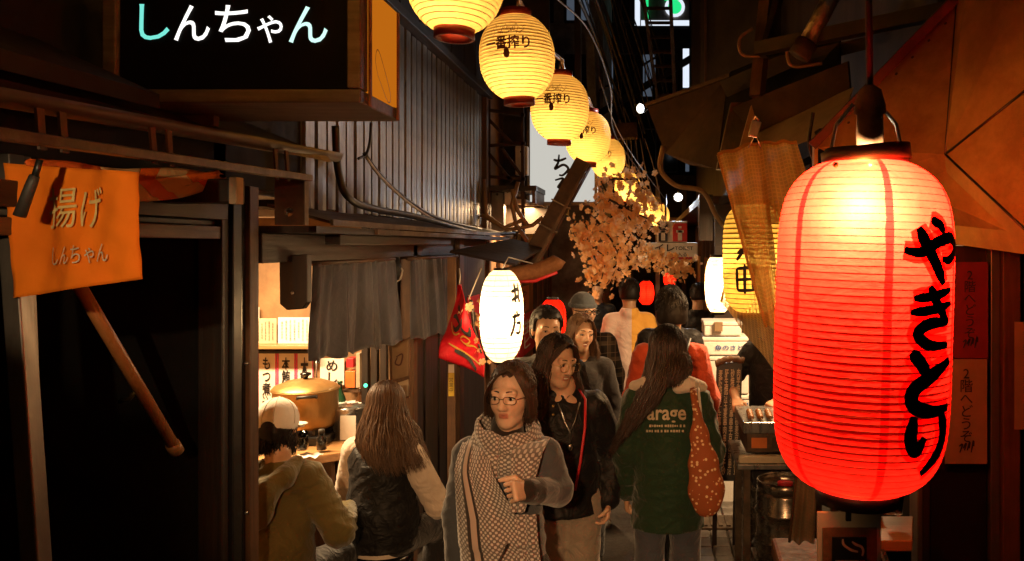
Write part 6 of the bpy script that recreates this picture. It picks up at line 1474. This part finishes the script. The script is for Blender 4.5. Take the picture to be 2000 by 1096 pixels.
# the long end over the right shoulder (picture left) and the crossing end from the other side
def panel_a(u, v):
    z = 1.365 - .83*v; xl = -.165 + .05*v; xr = -.05 + .13*min(1, v/.3) + .08*smooth(.3, .75, v); x = xl + (xr - xl)*u
    y = front(x, z) - .010 + (.15*(1 - v/.12)**2 if v < .12 else 0); return (x, y + .007*math.sin(16*u + 3*v), z)
scarf_part(panel_a, .27, .86)
def panel_b(u, v):
    z = 1.37 - .215*v; xr = .170 - .055*v; xl = .055 + .0*v; x = xl + (xr - xl)*u; y = front(x, z) - .018 + (.13*(1 - v/.16)**2 if v < .16 else 0) - .045*smooth(.5, 1, v) + .6*max(0, x - .11)
    return (x, y + .006*math.sin(15*u), z)
scarf_part(panel_b, .11, .25, u0=.12)
def panel_c(u, v):
    z = 1.13 - .60*v; x = .06 + .085*u + .03*v + .02*u*v; return (x, front(x, z) - .012 + .006*math.sin(14*u + 4*v), z)
scarf_part(panel_c, .10, .60, u0=.12)
p.strap('bag_strap', [(.055,-.215,1.04), (0,-.218,.93), (-.06,-.212,.80), (-.11,-.19,.68)], .016, 'black')

# ---- 2: woman with long hair, glasses and bomber jacket
WK = 'walkers coming towards the camera'
p = Person('smiling woman with round glasses, black bomber jacket and red bag strap', -.415, 3.95, R(16), 1.63, WK, (R(10), R(4), R(26)), .0, (-.035,-.01,-.005), (.66,.41,.27), .0060)
p.set(elL=(.255,.06,1.075), wrL=(.215,-.02,.845))
p.body(smile=1); smile_teeth(p); p.glasses('gold', (.023,.021), .004, .0012)
p.scalp('hair_black', .012, .088, -.08, -.05)
p.locks('hair_dark_brown', 240, lambda a: .25 + .04*math.sin(a), 1.0, 2, (0,.0), .007, .014, -.012, .10)
parted(p, 'hair_dark_brown', 190, .0, -.16)
p.top('bomber_jacket', 'black_cloth', .80, 1.06, 1.24, .014, 7, collar=.01)
p.trousers('jeans_light', 1.08, .008, 5); p.shoes('shoe_white')
p.strap('red_bag_strap', [(.07,-.02,1.395), (.085,-.10,1.36), (.07,-.165,1.24), (.045,-.178,1.08), (.02,-.18,.95)], .013, 'red')
mb = MB(); mb.tube([(-.05,-.115,1.35), (-.025,-.150,1.27), (.0,-.160,1.22), (.0,-.163,1.16)], .003, 6); mb.tube([(.055,-.115,1.35), (.025,-.150,1.27), (.0,-.160,1.22)], .003, 6); mb.ball((0,-.166,1.15), (.012,.004,.016), 8, 6); p.mb(mb, 'necklace', 'steel')
for z in (1.34, 1.30): mb = MB(); mb.ball((-.075,-.128,z), .007, 8, 6); p.mb(mb, 'jacket_snap', 'gold')

# ---- 3: short haired man behind her
p = Person('grinning short haired man in a black top behind the bomber jacket', -.60, 4.75, R(8), 1.70, WK, (R(6), R(3), R(14)), 0, (0,0,0), (.66,.41,.26), .0085)
p.body(smile=1, male=True); smile_teeth(p, .02); p.scalp('hair_black', .014, .078, -.06, -.005)
p.top('jacket', 'black_cloth', .78, 1.1, 1.2, .008, 9, collar=.01); p.trousers('dark_trousers'); p.shoes('black')
# ---- 4: fair haired woman
p = Person('smiling woman with centre parted brown hair between the two men', -.445, 5.25, R(10), 1.62, WK, (R(6), R(6), R(20)), 0, (.0,0,0), (.66,.42,.27), .009)
p.body(smile=1); smile_teeth(p); p.scalp('hair_brown', .008, .088, -.08, -.05); p.locks('hair_brown', 120, lambda a: .20, .95, 3, (0,0), .008, .010, 0, .08)
parted(p, 'hair_brown', 120, .0, -.14); p.top('coat', 'black_knit', .60, 1.08, 1.15, .008, 11); p.trousers('dark_trousers'); p.shoes('black')
# ---- 5: beanie man
p = Person('smiling man in a grey beanie, dark glasses and plaid jacket', -.475, 6.1, R(14), 1.70, WK, (R(4), 0, R(24)), 0, (-.02,0,0), (.64,.40,.26), .0095)
p.set(toeL=(.12,-.14,.03), anL=(.105,.0,.085), knL=(.10,-.03,.47), toeR=(-.06,.05,.06), anR=(-.06,.20,.12), knR=(-.07,.05,.46))
p.body(smile=1, male=True); smile_teeth(p, .022); p.glasses('black_gloss', (.026,.018), .008, .0032)
F = Field(.008); F.ell(p.hp(0,.020,.042), (.090,.108,.100), .02, p.Rh); Rb, cb_ = p.Rh, p.hc
F.cut(lambda X, Y, Z: .040 - ((X-cb_[0])*Rb[0,2] + (Y-cb_[1])*Rb[1,2] + (Z-cb_[2])*Rb[2,2])); b_ = p.obj('beanie', F.mesh(folds(.004, 3, 3, 60)), 'beanie')
F = Field(.008); F.chain([p.hp(.084*math.sin(a), -.098*math.cos(a) + .018, .045) for a in np.linspace(0, 2*PI, 17)], [.016]*17, .01); p.obj('beanie_fold', F.mesh(), 'beanie', b_)
p.top('plaid_jacket', 'plaid', .66, 1.1, 1.22, .007, 13, collar=.02)
F = Field(.01); F.cap((0,-.035,1.10), (0,-.02,1.385), .085, .07, .02); p.obj('hoodie', F.mesh(folds(.004, 1)), 'black_knit')
p.trousers('dark_trousers', 1.1); p.shoes('shoe_white')

# ---- 6: woman in the green jacket, walking away
p = Person('woman with very long dark hair and green jacket seen from behind', .085, 4.0, R(180), 1.665, None, (R(4), 0, R(-4)), 0, (0,0,0), (.52,.31,.19), .0075)
p.set(elL=(.205,.02,1.06), wrL=(.20,-.04,.85), elR=(-.21,.03,1.06), wrR=(-.195,-.06,.87))
p.body(face=False); p.scalp('hair_black', .012, .07, -.09, -.06)
p.locks('hair_dark_brown', 420, lambda a: (.30 + .20*math.sin(a)) if math.sin(a) > -.25 else .17, 1.0, 6, (.30,.09), .0085, .014, .0, .10, wave=.006)
jk = p.top('green_jacket', 'green_cloth', .70, 1.08, 1.14, .014, 17, collar=.0)
p.trousers('jeans_blue', .90, .006, 6); p.shoes('shoe_white')
bv = BVHTree.FromPolygons([v.co for v in jk.data.vertices], [tuple(q.vertices) for q in jk.data.polygons])
def on_back(px, py, lift=.004):
    o = at(px, py, 3.0); d = (at(px, py, 4.0) - o).normalized(); hit, n_, _, _ = bv.ray_cast(o, d, 3)
    return (hit - d*lift) if hit is not None else at(px, py, 3.85)
for body, pxc, pyc, w_, h_, of, lab in (('arage', 1302, 815, 76, 30, .018, 'lettering')  ,):
    v, f = text2d(body, 1, of); e_ = v.max(0) - v.min(0); mb = MB(); mb.add([on_back(pxc + q[0]*w_/e_[0], pyc - q[1]*h_/e_[1] - q[0]*.0) for q in v], f); mb.build(lab, 'cream', jk, 0, False)
rnd = random.Random(2)
for pyc in (832, 842):                                        # two fine lines of print, too small to read
    mb = MB(); x_ = 1268 if pyc == 832 else 1262
    while x_ < 1336:
        w_ = rnd.uniform(2.2, 4.5); h_ = rnd.uniform(1.6, 2.6); mb.add([on_back(x_, pyc - h_), on_back(x_ + w_, pyc - h_), on_back(x_ + w_, pyc + h_), on_back(x_, pyc + h_)], [(0, 1, 2, 3)]); x_ += w_ + rnd.choice((1.2, 1.2, 3.5))
    stuff(mb.build('fine_print', 'cream', jk, 0, False))
# pale hood edges showing beside the hair
F = Field(.008); F.chain([(-.16,.03,1.375), (-.10,.075,1.395), (-.05,.09,1.38)], [.03,.035,.03], .02); F.chain([(.16,.03,1.375), (.10,.075,1.395), (.05,.09,1.38)], [.03,.035,.03], .02); p.obj('pale_hood', F.mesh(folds(.004, 3)), 'offwhite')
tb = thing('tote_bag', 'rust brown tote bag with pale flowers on the shoulder of the green jacket', 'bag', at(1382, 1005, 3.82))
F = Field(.008); B = lambda px, py, Y=3.80: np.array(at(px, py, Y))
F.chain([B(1361, 800), B(1366, 850), B(1374, 905), B(1380, 955), B(1380, 985)], [.018,.034,.060,.076,.062], .05, (1, 2.2, 1)); field_obj('bag', F.mesh(folds(.007, 8, 3, 24)), 'tote', tb)
mb = MB(); mb.tube([B(1354, 752, 3.95), B(1354, 765, 3.84), B(1358, 790, 3.80), B(1362, 815, 3.80)], .017, 10, True, .35); mb.build('strap', 'tote', tb)
mb = MB(); mb.tube([B(1363, 752, 3.95), B(1365, 768, 3.86), B(1368, 800, 3.82), B(1372, 830, 3.82)], .006, 8); mb.build('cord', 'offwhite', tb)

# ---- 7: man in the red jacket, 8: dark jacket ahead of him, 9: pink shirt, 10: far walker
AW = 'walkers going away down the alley'
p = Person('dark haired man in a red orange jacket with a black strap, from behind', .125, 5.0, R(180), 1.78, AW, (0,0,R(10)), 0, (0,0,0), (.56,.33,.19), .009)
p.set(elL=(.215,.02,1.06), elR=(-.215,.02,1.06)); p.body(face=False, male=True); p.scalp('hair_black', .016, .07, -.055, -.02)
jr = p.top('red_jacket', 'red_cloth', .66, .95, 1.05, .016, 19, collar=.0); p.trousers('dark_trousers', 1.1); p.shoes('black')
p.strap('black_strap', [(-.10,.04,1.40), (-.075,.115,1.33), (.04,.165,1.15), (.15,.15,.98), (.19,.08,.90)], .032, 'black', .006)
p = Person('man in a black jacket half hidden ahead of the red jacket', .14, 5.95, R(180), 1.76, AW, (0,0,R(-14)), 0, (-.01,0,0), (.5,.3,.18), .011)
p.body(face=False, male=True); p.scalp('hair_black', .016, .07, -.055, -.02); p.top('jacket', 'black_cloth', .7, 1.22, 1.2, .008, 21, collar=.015); p.trousers('dark_trousers'); p.shoes('black')
p = Person('man in a half pale pink, half orange shirt walking away down the middle', -.19, 7.4, R(184), 1.755, AW, (R(6),0,R(8)), 0, (0,0,0), (.5,.3,.18), .011)
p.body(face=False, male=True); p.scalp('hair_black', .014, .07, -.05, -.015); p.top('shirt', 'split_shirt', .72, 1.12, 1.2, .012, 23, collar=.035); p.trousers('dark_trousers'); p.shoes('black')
p = Person('dark clothed walker standing farthest by the foam boxes', .50, 8.6, R(170), 1.66, AW, (R(8),0,R(20)), 0, (0,0,0), (.5,.3,.18), .013)
p.body(face=False, male=True); p.scalp('hair_black', .014, .07, -.05, -.015); p.top('jacket', 'black_cloth', .7, 1.15, 1.2, .008, 25, collar=.01); p.trousers('dark_trousers'); p.shoes('black')
p = Person('far walker in dark clothes left of the pink shirt', -.62, 9.6, R(10), 1.66, WK, (0,0,0), 0, (0,0,0), (.5,.3,.18), .014)
p.body(face=False); p.scalp('hair_black', .014, .06, -.05, -.015); p.top('jacket', 'black_cloth', .7, 1.1, 1.2, .008, 27, collar=.01); p.trousers('dark_trousers'); p.shoes('black')

# ---- cook behind the grill
p = Person('grill cook in a black shirt reaching over the skewers', .86, 5.62, R(-25), 1.70, None, (R(18),0,R(10)), .08, (0,-.02,-.01), (.56,.32,.19), .009)
p.set(elR=(-.28,-.10,1.10), wrR=(-.16,-.34,1.03), elL=(.25,-.12,1.10), wrL=(.12,-.32,1.04)); p.hand = {'R': ((.2,0,-1), 40), 'L': ((-.2,0,-1), 40)}
p.body(male=True); p.scalp('hair_black', .012, .066, -.06, -.01); p.top('shirt', 'black_cloth', .78, 1.1, 1.1, .007, 29, shorts=True); p.trousers('dark_trousers'); p.shoes('black')

# ---- seated guests in the bar
def seat_legs(q, fz=.62, kz=.66):
    for n, sd in (('R', -1), ('L', 1)): q.j['hip'+n] = V3(sd*.09, 0, .86); q.j['kn'+n] = V3(sd*.13, -.40, .82); q.j['an'+n] = V3(sd*.12, -.34, .42); q.j['toe'+n] = V3(sd*.12, -.48, .37)
p = Person('seated guest in a white cap and olive hoodie seen from behind', -1.69, 3.62, R(172), 1.60, None, (R(14), 0, R(10)), .09, (.03,-.01,-.015), (.55,.32,.19), .0065, -.235)
seat_legs(p); p.set(elL=(.27,-.13,1.08), wrL=(.20,-.36,1.06), elR=(-.30,-.09,1.06), wrR=(-.20,-.33,1.07)); p.hand = {'R': ((.2,0,-1), 45), 'L': ((-.2,0,-1), 45)}
p.body(face=False); p.scalp('hair_black', .004, .07, -.08, -.05); p.locks('hair_black', 190, lambda a: .15, .9, 8, (0,.05), .007, .002, 0, .0, wave=.006)
F = Field(.006); F.ell(p.hp(0,.018,.036), (.095,.112,.104), .02, p.Rh); Rc, cc_ = p.Rh, p.hc
def capcut(X, Y, Z):
    x, y, z = [(X-cc_[0])*Rc[0,i] + (Y-cc_[1])*Rc[1,i] + (Z-cc_[2])*Rc[2,i] for i in range(3)]
    return np.maximum(-.010 - z, np.where(y > 0, .030 - np.sqrt(x**2*.8 + (z + .006)**2), -1))
F.cut(capcut); cap_ = p.obj('cap', F.mesh(), 'cap_cloth')
F = Field(.006); F.cap(p.hp(-.05,-.10,.02), p.hp(.05,-.10,.02), .05, k=.01, flat=(1,1,6)); F.cap(p.hp(-.035,-.15,.012), p.hp(.035,-.15,.012), .035, k=.03, flat=(1,1,5)); p.obj('brim', F.mesh(), 'cap_cloth', cap_)
mb = MB(); mb.ball(p.hp(0,.018,.136), .008, 8, 6); p.mb(mb, 'cap_button', 'cap_cloth', cap_)
for az in (.25, 1.3, 1.85, 2.9, 4.0, 5.4):
    mb = MB(); mb.tube([p.hp(.0955*math.cos(az)*math.sin(t), .018 + .1125*math.sin(az)*math.sin(t), .036 + .1045*math.cos(t)) for t in np.linspace(.06, 1.75, 12)], .0012, 5); p.mb(mb, 'cap_seam', 'cream', cap_)
mb = MB(); mb.tube([p.hp(.045*math.cos(a), .098 + .012*math.sin(a), .004 + .006) for a in np.linspace(PI, 0, 9)], .006, 6); p.mb(mb, 'cap_strap', 'cap_cloth', cap_)
hd_ = p.top('hoodie', 'olive', .74, 1.22, 1.28, .019, 31)
F = Field(.0065); F.chain([(-.115,-.04,1.385), (-.12,.06,1.345), (-.07,.125,1.30), (0,.145,1.275), (.07,.125,1.30), (.12,.06,1.345), (.115,-.04,1.385)], [.035,.045,.052,.055,.052,.045,.035], .03); F.ell((0,.135,1.225), (.115,.055,.11), .05)
F.ell((0,.06,1.39), (.075,.075,.06), .03, None, True); p.obj('hood', F.mesh(folds(.007, 4)), 'olive', hd_)
p.trousers('dark_trousers'); p.shoes('black')
p = Person('seated guest with long brown hair, black vest and white sleeves', -1.36, 4.12, R(168), 1.60, None, (R(10), R(-6), R(56)), .04, (.015,-.01,0), (.60,.35,.21), .0065, -.24)
seat_legs(p); p.set(elR=(-.27,-.12,1.02), wrR=(-.24,-.13,1.02), elL=(.275,-.14,1.04), wrL=(.13,-.20,1.255)); p.hand = {'L': ((-.5,.6,-.1), 62), 'R': (None, 30)}
p.set(wrR=(-.15,-.34,1.0))
p.body(); p.scalp('hair_brown', .010, .088, -.08, -.05); p.locks('hair_brown', 330, lambda a: .30 + .05*math.cos(a - 2.6), .85, 9, (-.28,.10), .008, .016, .0, .14, wave=.008)
vt = p.top('white_top', 'offwhite', .72, .96, 1.22, .008, 33)
F = Field(.0065); F.chain([(0,0,.70), (0,-.02,.98), (0,-.035,1.20)], [.19,.18,.172], .06, (1,1.12,1)); F.cap((-.105,-.02,1.285), (.105,-.02,1.285), .080, k=.05); F.cut(lambda X, Y, Z: .83 - Z); F.cut(lambda X, Y, Z: Z - 1.36 + .9*np.maximum(0, .11 - np.abs(X)) * (Y > -.02))
p.obj('vest', F.mesh(folds(.010, 35)), 'black_cloth', vt)
p.trousers('dark_trousers'); p.shoes('black')
for lab, x, y_, zt in (('round bar stool under the olive hoodie guest', -1.69, 3.62, .53), ('round bar stool under the black vest guest', -1.36, 4.12, .53)):
    t_ = thing('bar_stool', lab, 'stool', (x, y_, 0)); MB().lathe([(0, zt - .05), (.15, zt - .05), (.165, zt - .03), (.16, zt), (0, zt + .01)], 24, (x, y_, 0)).build('seat', 'black_gloss', t_)
    for a in np.linspace(.4, 2*PI + .4, 5)[:-1]: MB().tube([(x + .10*math.cos(a), y_ + .10*math.sin(a), zt - .05), (x + .17*math.cos(a), y_ + .17*math.sin(a), 0)], .012, 8).build('leg', 'steel_dirty', t_)
    MB().lathe([(.145, .24), (.155, .24), (.155, .255), (.145, .255), (.145, .24)], 24, (x, y_, 0)).build('foot_ring', 'steel_dirty', t_)
